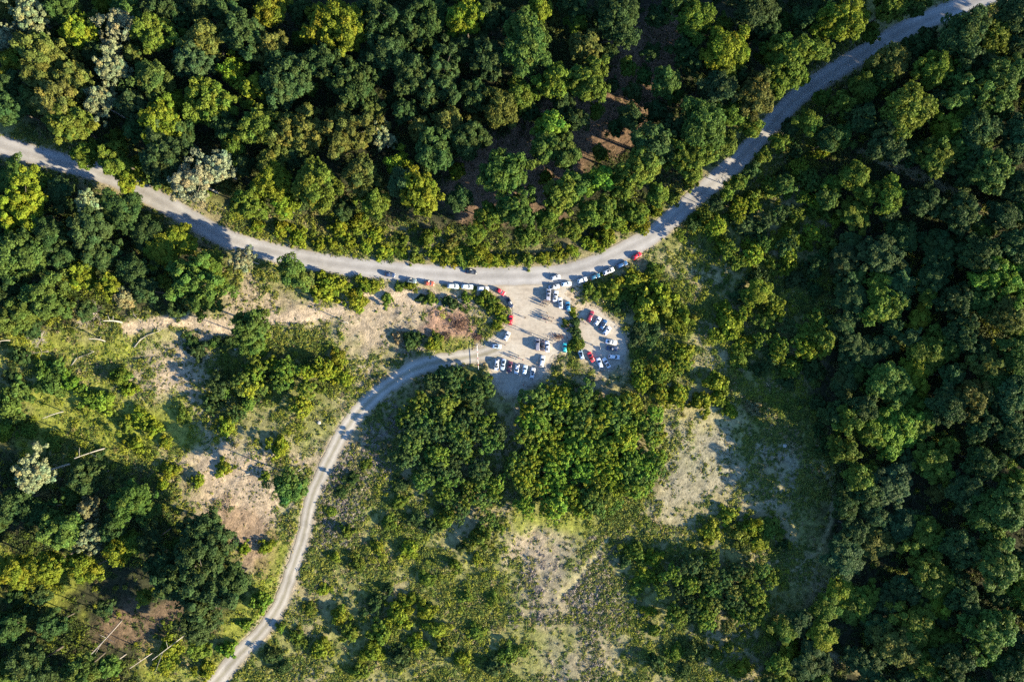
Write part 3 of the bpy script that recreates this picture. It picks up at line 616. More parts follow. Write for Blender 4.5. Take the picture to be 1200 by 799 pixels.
def undergrowth(name, label, n, classes, csize, hgt, leaf, nleaf, step_mask):
    x = urng.uniform(-256, 256, n); y = urng.uniform(-186, 186, n); z = terrain(x, y)
    px, py = to_px(x, y, z)
    den = sample(DEN, px, py); cl = sample(CLS, px, py)
    patch = sstep(.38, .58, fbm(x, y, 17, 61)*.7+vnoise(x, y, 3.2, 63)*.3)
    keep = urng.random(n) < (den*(.13+1.2*patch) if step_mask is one else step_mask(px, py)*(.1+1.2*patch))
    x, y, px, py, cl = x[keep], y[keep], px[keep], py[keep], cl[keep]
    if step_mask is not one: cl = np.zeros_like(cl); cl[:, classes[0]] = 1
    cum = np.cumsum(cl, 1); k = (urng.random(len(x))[:, None]*cum[:, -1:] > cum).sum(1)
    ok = np.isin(k, classes); x, y, k = x[ok], y[ok], k[ok]; px, py = px[ok], py[ok]
    z = gz(x, y); m = len(x)
    base = np.zeros((m, 3)); r = np.clip(urng.random(m)*.55+fbm(x, y, 6, 71)*.9-.22, 0, .999)
    for c in classes:
        pr = np.cumsum([p for p, _ in CLASSCOL[c]]); cc = np.array([q for _, q in CLASSCOL[c]])
        s = k == c; base[s] = cc[np.minimum((r[s][:, None] > pr).sum(1), len(cc)-1)]
    base *= 1.2*urng.uniform(.86, 1.16, (m, 1))
    cs = csize*urng.uniform(.6, 1.5, m)*np.where(k == 1, .75, 1); hh = hgt*urng.uniform(.4, 1.5, m)*np.where((k == 1) | (k == 3), .5, 1)
    dd = sphere_dirs(m*nleaf, urng, 0.); rr = urng.uniform(.35, 1, m*nleaf)[:, None]
    P = np.repeat(np.stack([x, y, z], 1), nleaf, 0)+dd*rr*np.stack([np.repeat(cs, nleaf), np.repeat(cs, nleaf), np.repeat(hh, nleaf)], 1)
    Nn = dd*.55+urng.normal(size=dd.shape)*.28+np.array([0, 0, .55])
    V, F = leaf_quads(P, Nn, leaf, urng)
    T = np.repeat(base, nleaf, 0)*urng.uniform(.82, 1.18, (m*nleaf, 1)); T = np.concatenate([T, np.ones((len(T), 1))], 1)
    tag(ob(name, mesh_np(name, V, F, MAT['under'], {'tint': ('FLOAT_COLOR', np.repeat(T, 4, 0))})), label, 'ground cover', kind='stuff')
    print(name, m); return m
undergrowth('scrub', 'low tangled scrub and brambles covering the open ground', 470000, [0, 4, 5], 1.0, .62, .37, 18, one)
undergrowth('dry_grass', 'tufts of dry and lime green grass on clearings and verges', 330000, [1, 2, 3], .65, .34, .28, 13, one)
undergrowth('shrub_layer', 'dense waist high shrubs merging over the open scrub land and wood edges', 37000, [6], 1.75, 1.55, .38, 66, lambda a, b: sample(SHR, a, b))
# ----------------------------------------------------------------------------- bare standing trunks, seen leaning outwards from straight above
SNAG_H = []
def snag(bx, by, tx, ty, rad, kind, label, branches=2, bend=.55, mat='pale_bark', group=None):
    """bare trunk rooted at photo pixel b whose tip shows at photo pixel t"""
    x, y, z = ground_at(bx, by); z = float(gz(x, y))
    rb, rt = math.hypot(bx-CX, by-CY), math.hypot(tx-CX, ty-CY)
    h = max(3, min(25, (H-z)*(1-rb/rt)))
    k = (H-z-h)/H
    ex, ey = (tx-CX)/S*k-x, -(ty-CY)/S*k-y
    rad *= 1.0; bm = bmesh.new(); rng = random.Random(int(bx*7+by)); n = 7
    pts = [(ex*t+bend*math.sin(t*3.1)*.9, ey*t+bend*math.sin(t*3.1)*.6, -.3+(h+.3)*t) for t in [i/n for i in range(n+1)]]
    tube(bm, pts, [rad*(1.15-.75*i/n) for i in range(n+1)], 8)
    root = ob('dead_tree' if kind != 'log' else 'log', mesh_bm('bare_trunk', bm, MAT[mat], True), None, (x, y, z))
    for i in range(branches+1):
        t = rng.uniform(.5, .95); p = Vector(pts[int(t*n)]); a = rng.uniform(0, 6.28); L = rng.uniform(.12, .28)*h
        q = p+Vector((math.cos(a)*L, math.sin(a)*L, L*.7)); b2 = bmesh.new()
        tube(b2, [p, p.lerp(q, .5)+Vector((0, 0, .15)), q], [rad*.42, rad*.28, rad*.08], 5)
        ob('branch', mesh_bm('branch', b2, MAT[mat], True), root)
    tag(root, label, 'dead tree', group); return root
def fallen(pts, rad, label, mat='pale_bark', twigs=2, group=None, name='fallen_log'):
    rad *= 1.0; P = [ground_at(*p) for p in pts]; x0, y0, _ = P[0]; z0 = float(gz(x0, y0))
    W = [(p[0]-x0, p[1]-y0, float(gz(p[0], p[1]))-z0+rad*.8+.25*(i % 2)) for i, p in enumerate(P)]
    bm = bmesh.new(); tube(bm, W, [rad*(1-.6*i/max(1, len(W)-1)) for i in range(len(W))], 8)
    root = ob(name, mesh_bm(name, bm, MAT[mat], True), None, (x0, y0, z0)); rng = random.Random(int(x0*10))
    for i in range(twigs):
        j = rng.randrange(max(1, len(W)//2), len(W)); p = Vector(W[j]); a = rng.uniform(0, 6.28); L = rng.uniform(1.2, 2.8)
        q = p+Vector((math.cos(a)*L, math.sin(a)*L, rng.uniform(.2, .9))); b2 = bmesh.new()
        tube(b2, [p, q], [rad*.4, rad*.1], 5); ob('branch', mesh_bm('branch', b2, MAT[mat], True), root)
    tag(root, label, 'fallen log', group); return root
snag(143, 378, 121, 376, .38, 's', 'thickest pale bare trunk standing at the edge of the left wood', 1)
snag(123, 400, 104, 397, .24, 's', 'short pale bare trunk in the lime grass below the left wood', 0)
snag(74, 482, 50, 490, .2, 's', 'thin pale bare trunk beside the lime bushes on the left', 1)
snag(123, 525, 87, 537, .26, 's', 'long straight white trunk standing alone left of the clearing', 1)
snag(293, 555, 277, 560, .16, 's', 'thin white bare trunk in the pink clearing by the track', 1)
snag(143, 726, 107, 766, .24, 's', 'tall grey trunk leaning over brown litter, uppermost of the lower left trunks', 2, mat='dead_wood')
snag(148, 766, 120, 786, .2, 's', 'slim grey bare trunk, lowest left of the lower left trunks', 1, mat='dead_wood')
snag(178, 765, 152, 783, .2, 's', 'slim grey bare trunk between the two longest lower left trunks', 1, mat='dead_wood')
snag(216, 744, 178, 773, .22, 's', 'long pale trunk leaning over yellow grass, rightmost of the lower left trunks', 2)
snag(408, 379, 401, 378, .18, 's', 'short white snag casting a long shadow over the dirt path', 0)
snag(12, 399, -6, 401, .2, 's', 'pale bare trunk at the left edge below the wood', 0)
snag(8, 599, -6, 604, .28, 's', 'thick pale trunk at the left edge beside dark trees', 0)
snag(352, 550, 349, 552, .2, 's', 'short dark snag beside the gap where the path meets the gravel track', 0, mat='dead_wood')
fallen([(84, 428), (91, 419), (100, 416), (111, 412)], .2, 'curved pale fallen branch lying on lime green bushes', twigs=1)
fallen([(157, 407), (165, 398), (174, 392), (188, 388)], .26, 'long forked white fallen trunk in the yellow grass clearing', twigs=2)
fallen([(28, 418), (38, 414), (50, 412), (58, 412)], .18, 'grey twiggy dead branch left of the lime green bushes', 'dead_wood', 5)
fallen([(152, 365), (158, 370), (166, 377)], .16, 'bare grey limb beside the thickest pale trunk', 'dead_wood', 3)
# leafless twiggy trees at the edge of the left wood
def bare_tree(px, py, rpx, h, label):
    x, y, z = ground_at(px, py, h*.7); z = float(gz(x, y)); rr = rpx/S; rng = random.Random(int(px)); bm = bmesh.new()
    root = link(bpy.data.objects.new('bare_tree', None)); root.location = (x, y, z); tube(bm, [(0, 0, -.3), (.1, 0, h*.3), (.15, .1, h*.55)], [.26, .2, .15], 7)
    ob('trunk', mesh_bm('trunk', bm, MAT['dead_wood'], True), root); bm = bmesh.new()
    def grow(p, d, L, r, k):
        q = p+d*L; m_ = p.lerp(q, .5)+Vector((rng.gauss(0, .06), rng.gauss(0, .06), .04))*L; tube(bm, [p, m_, q], [r, r*.75, r*.5], 4, False)
        if k:
            for _ in range(4 if k > 1 else 3):
                e = (d+Vector((rng.gauss(0, .62), rng.gauss(0, .62), rng.gauss(.08, .35)))).normalized(); grow(p.lerp(q, rng.uniform(.45, 1)), e, L*rng.uniform(.5, .78), r*.52, k-1)
    for i in range(8):
        a = i*.785+rng.uniform(-.3, .3); grow(Vector((.1, .05, h*rng.uniform(.28, .55))), Vector((math.cos(a), math.sin(a), rng.uniform(.35, .9))).normalized(), rr*.52, .11, 3)
    ob('branches', mesh_bm('branches', bm, MAT['dead_wood'], False), root); tag(root, label, 'bare tree')
bare_tree(104, 367, 22, 8, 'largest bare grey brown twiggy tree at the edge of the left wood')
bare_tree(44, 398, 13, 5, 'small bare grey twiggy tree left of the lime bushes, by the left wood')
bare_tree(147, 352, 10, 6, 'bare pale twiggy tree just above the thickest pale trunk')
# stumps and pale rocks
def stump(px, py, r, label):
    x, y, z = ground_at(px, py); z = float(gz(x, y)); bm = bmesh.new()
    tube(bm, [(0, 0, -.2), (0, 0, .1), (.02, 0, .55)], [r*1.4, r*1.05, r], 10)
    tag(ob('tree_stump', mesh_bm('tree_stump', bm, MAT['pale_bark'], False), None, (x, y, z)), label, 'stump')
stump(638, 225, .7, 'pale cut stump on the brown forest floor of the upper wood')
stump(276, 409, .4, 'small pale stump below the curving dirt path')
def rock(px, py, r, label):
    x, y, z = ground_at(px, py); z = float(gz(x, y)); bm = bmesh.new(); bmesh.ops.create_icosphere(bm, subdivisions=2, radius=r)
    for v in bm.verts: v.co *= 1+.45*(float(vnoise(v.co.x*9+px, v.co.y*9+v.co.z*7, 3, 5))-.5); v.co.z *= .6
    tag(ob('pale_rock', mesh_bm('pale_rock', bm, MAT['stone'], False), None, (x, y, z+r*.2)), label, 'rock')
simple('stone', (.30, .28, .25), .9, scale=3)
rock(919, 522, .8, 'pale rock lying in shade on the right clearing')
rock(374, 495, .7, 'pale rock in the scrub left of the gravel track')
rock(762, 378, .6, 'pale rock in the scrub right of the car park')
# ----------------------------------------------------------------------------- brush piles
def brush_pile(px, py, rx, ry, n, code, label, tall=.9, lf=4):
    rx *= 1.25; ry *= 1.25; n = int(n*1.4); x, y, z = ground_at(px, py); z = float(gz(x, y)); bm = bmesh.new(); rng = random.Random(int(px))
    for i in range(n):
        a = rng.uniform(0, 6.28); q = min(.95, abs(rng.gauss(0, .5))); c = Vector((math.cos(a)*q*rx, math.sin(a)*q*ry, rng.uniform(.05, tall)*(1-.6*q)))
        d = Vector((rng.gauss(0, 1), rng.gauss(0, 1), rng.gauss(.15, .35))).normalized()*rng.uniform(.5, 1.6)
        tube(bm, [c-d*.5, c+d*.5], [.06, .025], 4, False)
    root = ob('brush_pile', mesh_bm('twigs', bm, MAT['brush'], False), None, (x, y, z))
    nl = int(n*lf); an = urng.uniform(0, 6.28, nl); q = np.minimum(1, np.abs(urng.normal(0, .5, nl)))
    P = np.stack([np.cos(an)*q*rx, np.sin(an)*q*ry, urng.uniform(.05, tall, nl)*(1-.6*q)], 1)
    V, F = leaf_quads(P, urng.normal(size=P.shape)+np.array([0, 0, .5]), .24, urng)
    t = np.repeat(np.concatenate([urng.uniform(.6, 1.4, (nl, 1)).repeat(3, 1), np.ones((nl, 1))], 1), 4, 0)
    c = ob('dry_leaves', mesh_np('dry_leaves', V, F, MAT['leaf'], {'tint': ('FLOAT_COLOR', t)}), root); c.color = (*PAL[code], 1)
    tag(root, label, 'brush pile')
simple('brush', (.13, .075, .055), .9, scale=2)
brush_pile(654, 395, 4.2, 1.7, 60, 'R', 'brown brush pile between the white car and the hedge', 1.1, 2)
brush_pile(538, 380, 5.2, 3.2, 190, 'R', 'big heap of reddish cut branches left of the car park')
brush_pile(522, 394, 1.9, 1.4, 190, 'T', 'smaller tan heap of cut branches above the gravel track')
brush_pile(560, 395, 2.4, 1.6, 90, 'R', 'low dark brushwood heap behind the light blue car', .6)
# ----------------------------------------------------------------------------- barrier across the track, two tall posts
simple('barrier_white', (.75, .70, .66), .5, var=.05); simple('barrier_red', (.5, .06, .04), .5, var=.05); simple('grey_steel', (.28, .28, .28), .5, metal=.5, var=.1)
def barrier():
    ax, ay, _ = ground_at(559.3, 405.5); bx, by, _ = ground_at(561, 433)
    L = math.hypot(bx-ax, by-ay); root = link(bpy.data.objects.new('boom_barrier', None)); root.location = (ax, ay, 0); root.rotation_euler = (0, 0, math.atan2(by-ay, bx-ax))
    def box(name, x0, x1, y, z0, z1, w, mat, par=root):
        bm = bmesh.new(); bmesh.ops.create_cube(bm, size=1); bmesh.ops.scale(bm, vec=(x1-x0, w, z1-z0), verts=bm.verts); bmesh.ops.translate(bm, vec=((x0+x1)/2, y, (z0+z1)/2), verts=bm.verts)
        bmesh.ops.bevel(bm, geom=bm.edges[:], offset=.015, segments=1, affect='EDGES'); return ob(name, mesh_bm(name, bm, MAT[mat]), par)
    box('post', -.14, .14, 0, -.2, 1.15, .24, 'grey_steel'); box('rest_post', L-.08, L+.08, 0, -.2, .93, .12, 'grey_steel')
    boom = box('boom', -.1, L, 0, 1.18, 1.30, .14, 'barrier_white'); box('counterweight', -1.0, -.12, 0, 1.12, 1.36, .26, 'grey_steel')
    for k in range(3): box('stripe', L*(.22+.27*k), L*(.22+.27*k)+.6, 0, 1.175, 1.305, .146, 'barrier_red', boom)
    tag(root, 'white boom barrier closed across the gravel track by the car park', 'barrier')
barrier()
def post(px, py, h, label):
    x, y, z = ground_at(px, py); bm = bmesh.new(); tube(bm, [(0, 0, -.4), (0, 0, h*.5), (0, 0, h)], [.13, .115, .1], 10)
    root = ob('post', mesh_bm('post', bm, MAT['dead_wood'], True), None, (x, y, z)); b2 = bmesh.new(); tube(b2, [(0, 0, h), (0, 0, h+.06)], [.14, .14], 10)
    ob('cap', mesh_bm('cap', b2, MAT['grey_steel'], False), root); tag(root, label, 'post', 'tall thin posts beside the brush pile')
post(646.5, 399.5, 7, 'upper of two tall thin posts beside the brown brush pile')
post(649, 403.5, 7, 'lower of two tall thin posts beside the brown brush pile')
# ----------------------------------------------------------------------------- vehicles
m, nt, b = new_mat('car_paint'); oi = nt.nodes.new('ShaderNodeObjectInfo')
c = mixc(nt, oi.outputs['Color'], ramp(nt, noise(nt, 1.2, 4, .6, pos(nt)), [(.3, g3(.86)), (.7, g3(1.04))]), 1, 'MULTIPLY')
nt.links.new(c, b.inputs['Base Color']); b.inputs['Roughness'].default_value = .38; b.inputs['Coat Weight'].default_value = .6; b.inputs['Coat Roughness'].default_value = .12
MAT['paint'] = m
simple('car_glass', (.02, .024, .03), .12, spec=.5, var=.05); simple('tyre', (.02, .02, .02), .85, var=.1); simple('rim', (.35, .36, .37), .35, metal=.8, var=.05)
simple('headlight', (.75, .75, .72), .2, var=.03); simple('tail_light', (.35, .015, .015), .25, var=.05); simple('plastic', (.03, .03, .032), .6, var=.1)
def loft(bm, rings):
    vs = [[bm.verts.new(p) for p in r] for r in rings]; n = len(rings[0])
    for a, b_ in zip(vs, vs[1:]):
        for k in range(n): bm.faces.new((a[k], a[(k+1) % n], b_[(k+1) % n], b_[k]))
    bm.faces.new(vs[0][::-1]); bm.faces.new(vs[-1]); return vs
def build_car(L, W, hb, hr, hood, tail, wsr, rwr, bonnet_drop=.12, tail_drop=.04):
    """body shell + greenhouse, windows, wheels, lights; hood/tail = where the cabin meets hood and boot, wsr/rwr = rake of the screens (m)"""
    w = W/2; P = {}
    bm = bmesh.new(); rings = []
    for x, ww, zt, zl in [(-L/2, .78, hb-.16, .36), (-L/2+.12, .93, hb-.05-tail_drop, .26), (-L*.32, 1, hb-tail_drop*.5, .22), (-L*.1, 1, hb, .22), (L*.14, 1, hb, .22),
                          (L/2-hood*.55, .99, hb-bonnet_drop*.35, .22), (L/2-.25, .92, hb-bonnet_drop, .26), (L/2-.07, .84, hb-bonnet_drop-.12, .32), (L/2, .66, hb-bonnet_drop-.24, .40)]:
        q = w*ww
        half = [(q*.9, zl), (q, zl+.14), (q, zl+(zt-zl)*.62), (q*.96, zt-.06), (q*.84, zt), (q*.4, zt+.025)]
        rings.append([(x, y, z) for y, z in half]+[(x, -y, z) for y, z in reversed(half)])
    loft(bm, rings)
    # greenhouse: base outline, shoulder, roof
    xf, xr = L/2-hood, -L/2+tail; zb = hb-.03
    def outl(f, r, ww, z): q = w*ww; return [(f, q*.55, z), (f-.22, q*.93, z), (f-.9, q, z), (r+.5, q, z), (r+.12, q*.9, z), (r, q*.55, z), (r, -q*.55, z), (r+.12, -q*.9, z), (r+.5, -q, z), (f-.9, -q, z), (f-.22, -q*.93, z), (f, -q*.55, z)]
    lev = [(0, .90), (.5, .845), (.9, .79), (1, .70)]; rg = []
    for t, ww in lev:
        tt = min(t, .93); rg.append(outl(xf-wsr*tt-(.06 if t == 1 else 0), xr+rwr*tt+(.05 if t == 1 else 0), ww, zb+(hr-zb)*t))
    loft(bm, rg)
    # door mirrors belong to the shell outline
    for s in (-1, 1):
        g = bmesh.ops.create_cube(bm, size=1)['verts']; bmesh.ops.scale(bm, vec=(.12, .2, .13), verts=g); bmesh.ops.translate(bm, vec=(xf-.45, s*(w*.96+.06), hb+.07), verts=g)
    P['body'] = mesh_bm('body', bm, MAT['paint'], True)
    try:
        P['body'].set_sharp_from_angle(angle=R(38))
    except Exception: pass
    zt = hr-.10; tz = (zt-zb)/(hr-zb); z0 = hb+.03; t0 = (z0-zb)/(hr-zb)
    ww = lambda t: w*(.90-.13*t)
    def pane(name, quad, nrm):
        nrm = Vector(nrm).normalized()*.04; b2 = bmesh.new(); f = [b2.verts.new(Vector(q)+nrm) for q in quad]; g = [b2.verts.new(Vector(q)-nrm*.5) for q in quad]; n = len(quad)
        b2.faces.new(f); b2.faces.new(g[::-1])
        for k in range(n): b2.faces.new((f[k], f[(k+1) % n], g[(k+1) % n], g[k]))
        return mesh_bm(name, b2, MAT['car_glass'])
    F = lambda t: xf-wsr*min(t, .93); B = lambda t: xr+rwr*min(t, .93)
    lo_ = [(F(t0)-.2, w*.80, z0), (F(t0), w*.52, z0), (F(t0), -w*.52, z0), (F(t0)-.2, -w*.80, z0)]; hi_ = [(F(tz)-.16, w*.70, zt), (F(tz), w*.46, zt), (F(tz), -w*.46, zt), (F(tz)-.16, -w*.70, zt)]
    b2 = bmesh.new(); nv = Vector((hr-zb, 0, wsr)).normalized()
    A_, B_, C_, D_ = ([b2.verts.new(Vector(q)+nv*o) for q in l] for l, o in ((lo_, .035), (hi_, .035), (lo_, -.01), (hi_, -.01)))
    for k in range(3): b2.faces.new((A_[k], A_[k+1], B_[k+1], B_[k])); b2.faces.new((C_[k], D_[k], D_[k+1], C_[k+1])); b2.faces.new((A_[k], C_[k], C_[k+1], A_[k+1])); b2.faces.new((B_[k], B_[k+1], D_[k+1], D_[k]))
    for k in (0, 3): b2.faces.new((A_[k], B_[k], D_[k], C_[k]))
    P['windscreen'] = mesh_bm('windscreen', b2, MAT['car_glass'])
    P['rear_window'] = pane('rear_window', [(B(t0), -w*.62, z0+.02), (B(tz), -w*.52, zt), (B(tz), w*.52, zt), (B(t0), w*.62, z0+.02)], (-(hr-zb), 0, rwr))
    for s, key in ((1, 'sideL'), (-1, 'sideR')):
        q = [(F(t0)-.75, s*ww(t0), z0), (F(tz)-.62, s*ww(tz), zt), (B(tz)+.45, s*ww(tz), zt), (B(t0)+.5, s*ww(t0), z0)]
        P[key] = pane('side_window', q, (0, s, .25))
    b2 = bmesh.new(); r = .32
    bmesh.ops.create_cone(b2, cap_ends=True, segments=20, radius1=r, radius2=r, depth=.21, matrix=Matrix.Rotation(R(90), 4, 'X'))
    bmesh.ops.bevel(b2, geom=[e for e in b2.edges if len(e.link_faces) == 2 and any(len(f.verts) > 4 for f in e.link_faces)], offset=.035, segments=2, affect='EDGES')
    P['tyre'] = mesh_bm('wheel', b2, MAT['tyre'], False)
    b2 = bmesh.new(); bmesh.ops.create_cone(b2, cap_ends=True, segments=16, radius1=.2, radius2=.2, depth=.235, matrix=Matrix.Rotation(R(90), 4, 'X')); P['rim'] = mesh_bm('rim', b2, MAT['rim'], False)
    def lamp(name, mat, x, y, z, sx, sy, sz):
        b3 = bmesh.new(); bmesh.ops.create_cube(b3, size=1); bmesh.ops.scale(b3, vec=(sx, sy, sz), verts=b3.verts); bmesh.ops.bevel(b3, geom=b3.edges[:], offset=.02, segments=1, affect='EDGES')
        bmesh.ops.translate(b3, vec=(x, y, z), verts=b3.verts); return mesh_bm(name, b3, MAT[mat])
    P['hl'] = [lamp('headlight', 'headlight', L/2-.13, s*w*.66, hb-bonnet_drop-.16, .22, w*.34, .13) for s in (-1, 1)]
    P['tl'] = [lamp('tail_light', 'tail_light', -L/2+.05, s*w*.72, hb-.17, .12, w*.26, .18) for s in (-1, 1)]
    P['dim'] = (L, W); return P
TYPES = {'hatch': build_car(3.95, 1.72, .92, 1.47, .98, .1, 1.0, .55), 'sedan': build_car(4.45, 1.76, .90, 1.43, 1.15, .62, 1.05, .85), 'wagon': build_car(4.6, 1.78, .92, 1.50, 1.1, .1, 1.0, .55),
         'suv': build_car(4.4, 1.84, 1.05, 1.70, 1.1, .1, .85, .35), 'van': build_car(4.7, 1.86, 1.12, 1.92, .7, .06, .95, .16)}
def car(px, py, deg, typ, col, label, roof=None, Lpx=None, name='parked_car'):
    """deg = heading of the bonnet in the photo, 0 right, 90 up"""
    P = TYPES[typ]; x, y, z = ground_at(px, py, .9); x, y, z = ground_at(px, py, .9)
    root = link(bpy.data.objects.new(name, None)); root.empty_display_size = .6
    s = (Lpx/S)/P['dim'][0] if Lpx else .97
    root.location = (x, y, z+.03); root.rotation_euler = (0, 0, R(deg)); root.scale = (s, .98, 1)
    o = ob('body', P['body'], root); o.color = (*col, 1)
    for k in ('windscreen', 'rear_window'): ob(k, P[k], root)
    for k in ('sideL', 'sideR'): ob('side_window', P[k], root)
    L, W = P['dim']
    for sx in (-.31, .315):
        for sy in (-1, 1):
            wh = ob('wheel', P['tyre'], root, (L*sx, sy*(W/2-.075), .32)); ob('rim', P['rim'], wh)
    for hm in P['hl']: ob('headlight', hm, root)
    for hm in P['tl']: ob('tail_light', hm, root)
    if roof:      # roof rack / sunroof that the photo shows as a dark or pale panel
        b2 = bmesh.new(); bmesh.ops.create_cube(b2, size=1)
        zr = max(v.co.z for v in P['body'].vertices)
        bmesh.ops.scale(b2, vec=(1.0, W*.5, .03), verts=b2.verts); bmesh.ops.bevel(b2, geom=b2.edges[:], offset=.012, segments=1, affect='EDGES')
        ob('sunroof', mesh_bm('sunroof', b2, MAT['car_glass']), root, (-.25, 0, zr+.006))
    tag(root, label, 'van' if typ == 'van' else 'car', 'vehicles parked at the road junction'); return root
WH = (.55, .56, .57); SI = (.34, .36, .39); LB = (.36, .50, .62); BK = (.012, .014, .018); NV = (.018, .035, .085); RD = (.48, .012, .022); DR = (.22, .022, .035); BL = (.02, .07, .17); TE = (.02, .16, .22); GY = (.16, .165, .18); OR = (.34, .075, .035); GN = (.02, .32, .33); BR = (.06, .045, .05); MA = (.09, .02, .035)
CARS = [
 (457, 322, -5, 'hatch', NV, 'dark blue car on the main road, leftmost of the roadside row'), (482, 329, -5, 'hatch', (.10, .14, .15), 'grey green car half under bushes, second in the roadside row'),
 (503, 332.2, -4, 'hatch', OR, 'orange car parked in the roadside row'), (531, 335.3, -4, 'wagon', (.60, .74, .78), 'pale cyan estate car behind the orange car'),
 (547.5, 336, -4, 'wagon', (.66, .74, .78), 'white estate car between the pale cyan estate and the last white roadside car'), (566, 338.3, -2, 'wagon', WH, 'white estate car just left of the tilted red car'),
 (552, 318.3, -6, 'sedan', BK, 'black car driving alone along the main road'), (586.7, 341.8, -33, 'hatch', RD, 'red car tilted on the road corner above the round bush'),
 (597, 354.3, -62, 'sedan', (.012, .02, .045), 'black blue car below the tilted red car'), (598.3, 375, 84, 'hatch', RD, 'bright red car standing upright at the left edge of the car park'),
 (594, 394, 62, 'hatch', WH, 'white car alone left of the car park, above the light blue car'), (581.5, 405.8, -4, 'hatch', (.30, .42, .56), 'light blue car where the gravel track begins'),
 (630, 404, 90, 'van', (.20, .19, .22), 'dark grey van, left of the three abreast beside the brush pile'), (636, 404.5, 88, 'sedan', BR, 'dark brown car between the grey van and the white car'),
 (641.3, 406, 92, 'sedan', (.62, .62, .66), 'white car beside the brush pile, right of the brown car'), (635.4, 423.3, 80, 'wagon', WH, 'white car alone at the lower right corner of the car park'),
 (582, 427.5, -96, 'wagon', (.55, .58, .60), 'silver white estate, leftmost of the lower row of six'), (589.6, 427, -101, 'sedan', (.30, .38, .46), 'blue grey car, second in the lower row of six'),
 (597.3, 430, -100, 'sedan', MA, 'dark maroon car in the lower row of six'), (605.6, 432.3, -100, 'hatch', WH, 'white car right of the maroon car in the lower row'),
 (615, 433.5, 80, 'hatch', (.48, .62, .72), 'pale blue car in the lower row of six'), (624, 437.5, 80, 'wagon', WH, 'long white car, rightmost of the lower row of six'),
 (651, 325.2, 12, 'hatch', WH, 'white car standing on the road, topmost by the junction'), (649.3, 336, 9, 'sedan', SI, 'silver car behind the blue white car at the junction corner'),
 (663.7, 332.8, 6, 'hatch', (.62, .74, .80), 'blue white car at the junction corner by the bushes'), (682.3, 328.2, 16, 'hatch', (.62, .68, .74), 'pale car, lowest of the row along the rising road'),
 (642.6, 345.5, 86, 'van', (.30, .30, .34), 'grey van, left end of the row of four below the junction'), (651, 347, 80, 'sedan', WH, 'white car right beside the grey van below the junction'),
 (656.8, 355, 97, 'sedan', WH, 'white car between the teal car and its white neighbour'), (665.6, 358.8, 95, 'hatch', (.035, .17, .30), 'teal blue car, right end of the row below the junction'),
 (697.5, 324, 17, 'hatch', (.02, .10, .17), 'dark teal car shaded in the row along the rising road'), (713.3, 317.7, 24, 'wagon', WH, 'white estate car in the row along the rising road'),
 (729, 310, 24, 'wagon', BL, 'blue car in the row along the rising road'), (746.6, 299.7, 31, 'hatch', RD, 'red car, topmost of the row along the rising road'),
 (692, 370.3, 66, 'wagon', DR, 'dark red car at the top of the round parking bay'), (700.3, 376.5, 58, 'hatch', WH, 'white car between the dark red and the blue car'),
 (706.8, 380.5, 60, 'wagon', BL, 'blue car at the top right of the round parking bay'), (711.5, 387.5, 50, 'hatch', (.66, .68, .72), 'white car right of the blue car in the parking bay'),
 (716.3, 400.7, -10, 'sedan', (.60, .64, .68), 'silver white car, uppermost of three on the bay\'s right side'), (717.5, 408.2, -6, 'sedan', NV, 'navy car in the middle of three on the bay\'s right side'),
 (719.7, 418, -5, 'wagon', WH, 'white estate, lowest of three on the bay\'s right side'), (681, 415.3, 106, 'hatch', (.33, .42, .52), 'small blue grey car at the hedge\'s lower end'),
 (692.5, 418, 118, 'sedan', (.50, .03, .03), 'red car at the bottom of the round parking bay'), (702.8, 425.5, 110, 'wagon', (.52, .55, .60), 'silver estate right of the red car at the bay\'s bottom'),
 (710.7, 425, 122, 'sedan', WH, 'white car, rightmost at the bottom of the parking bay'), (661.8, 407.3, 88, 'hatch', GN, 'bright turquoise car alone below the brush pile')]
for i, (px, py, dg, ty, cl, lb) in enumerate(CARS):
    car(px, py, dg, ty, cl, lb, roof=(i % 5 == 1), name='parked_van' if ty == 'van' else 'parked_car')
# ----------------------------------------------------------------------------- people
def skin_mesh(name, verts, edges, radii, mat, root=0, sub=1, extra=None):
    me = bpy.data.meshes.new('skel'); me.from_pydata([Vector(v) for v in verts], edges, []); o = link(bpy.data.objects.new('skel', me))
    o.modifiers.new('s', 'SKIN'); sk = me.skin_vertices[0].data
    for i, r in enumerate(radii): sk[i].radius = (r, r) if not isinstance(r, tuple) else r
    for i in range(len(verts)): sk[i].use_root = i == root
    sb = o.modifiers.new('d', 'SUBSURF'); sb.levels = sub; sb.render_levels = sub
    dg = bpy.context.evaluated_depsgraph_get(); res = bpy.data.meshes.new_from_object(o.evaluated_get(dg)); res.name = name
    bpy.data.objects.remove(o); bpy.data.meshes.remove(me)
    if extra:
        bm = bmesh.new(); bm.from_mesh(res); extra(bm); bm.to_mesh(res); bm.free()
    res.materials.clear(); res.materials.append(mat)
    for p in res.polygons: p.use_smooth = True
    return res
def colour_mat(name, rough):
    m, nt, b = new_mat(name); oi = nt.nodes.new('ShaderNodeObjectInfo')
    nt.links.new(mixc(nt, oi.outputs['Color'], ramp(nt, noise(nt, 9, 3, .6, pos(nt)), [(.3, g3(.8)), (.7, g3(1.1))]), 1, 'MULTIPLY'), b.inputs['Base Color']); b.inputs['Roughness'].default_value = rough; MAT[name] = m
colour_mat('skin', .55); colour_mat('cloth', .9)
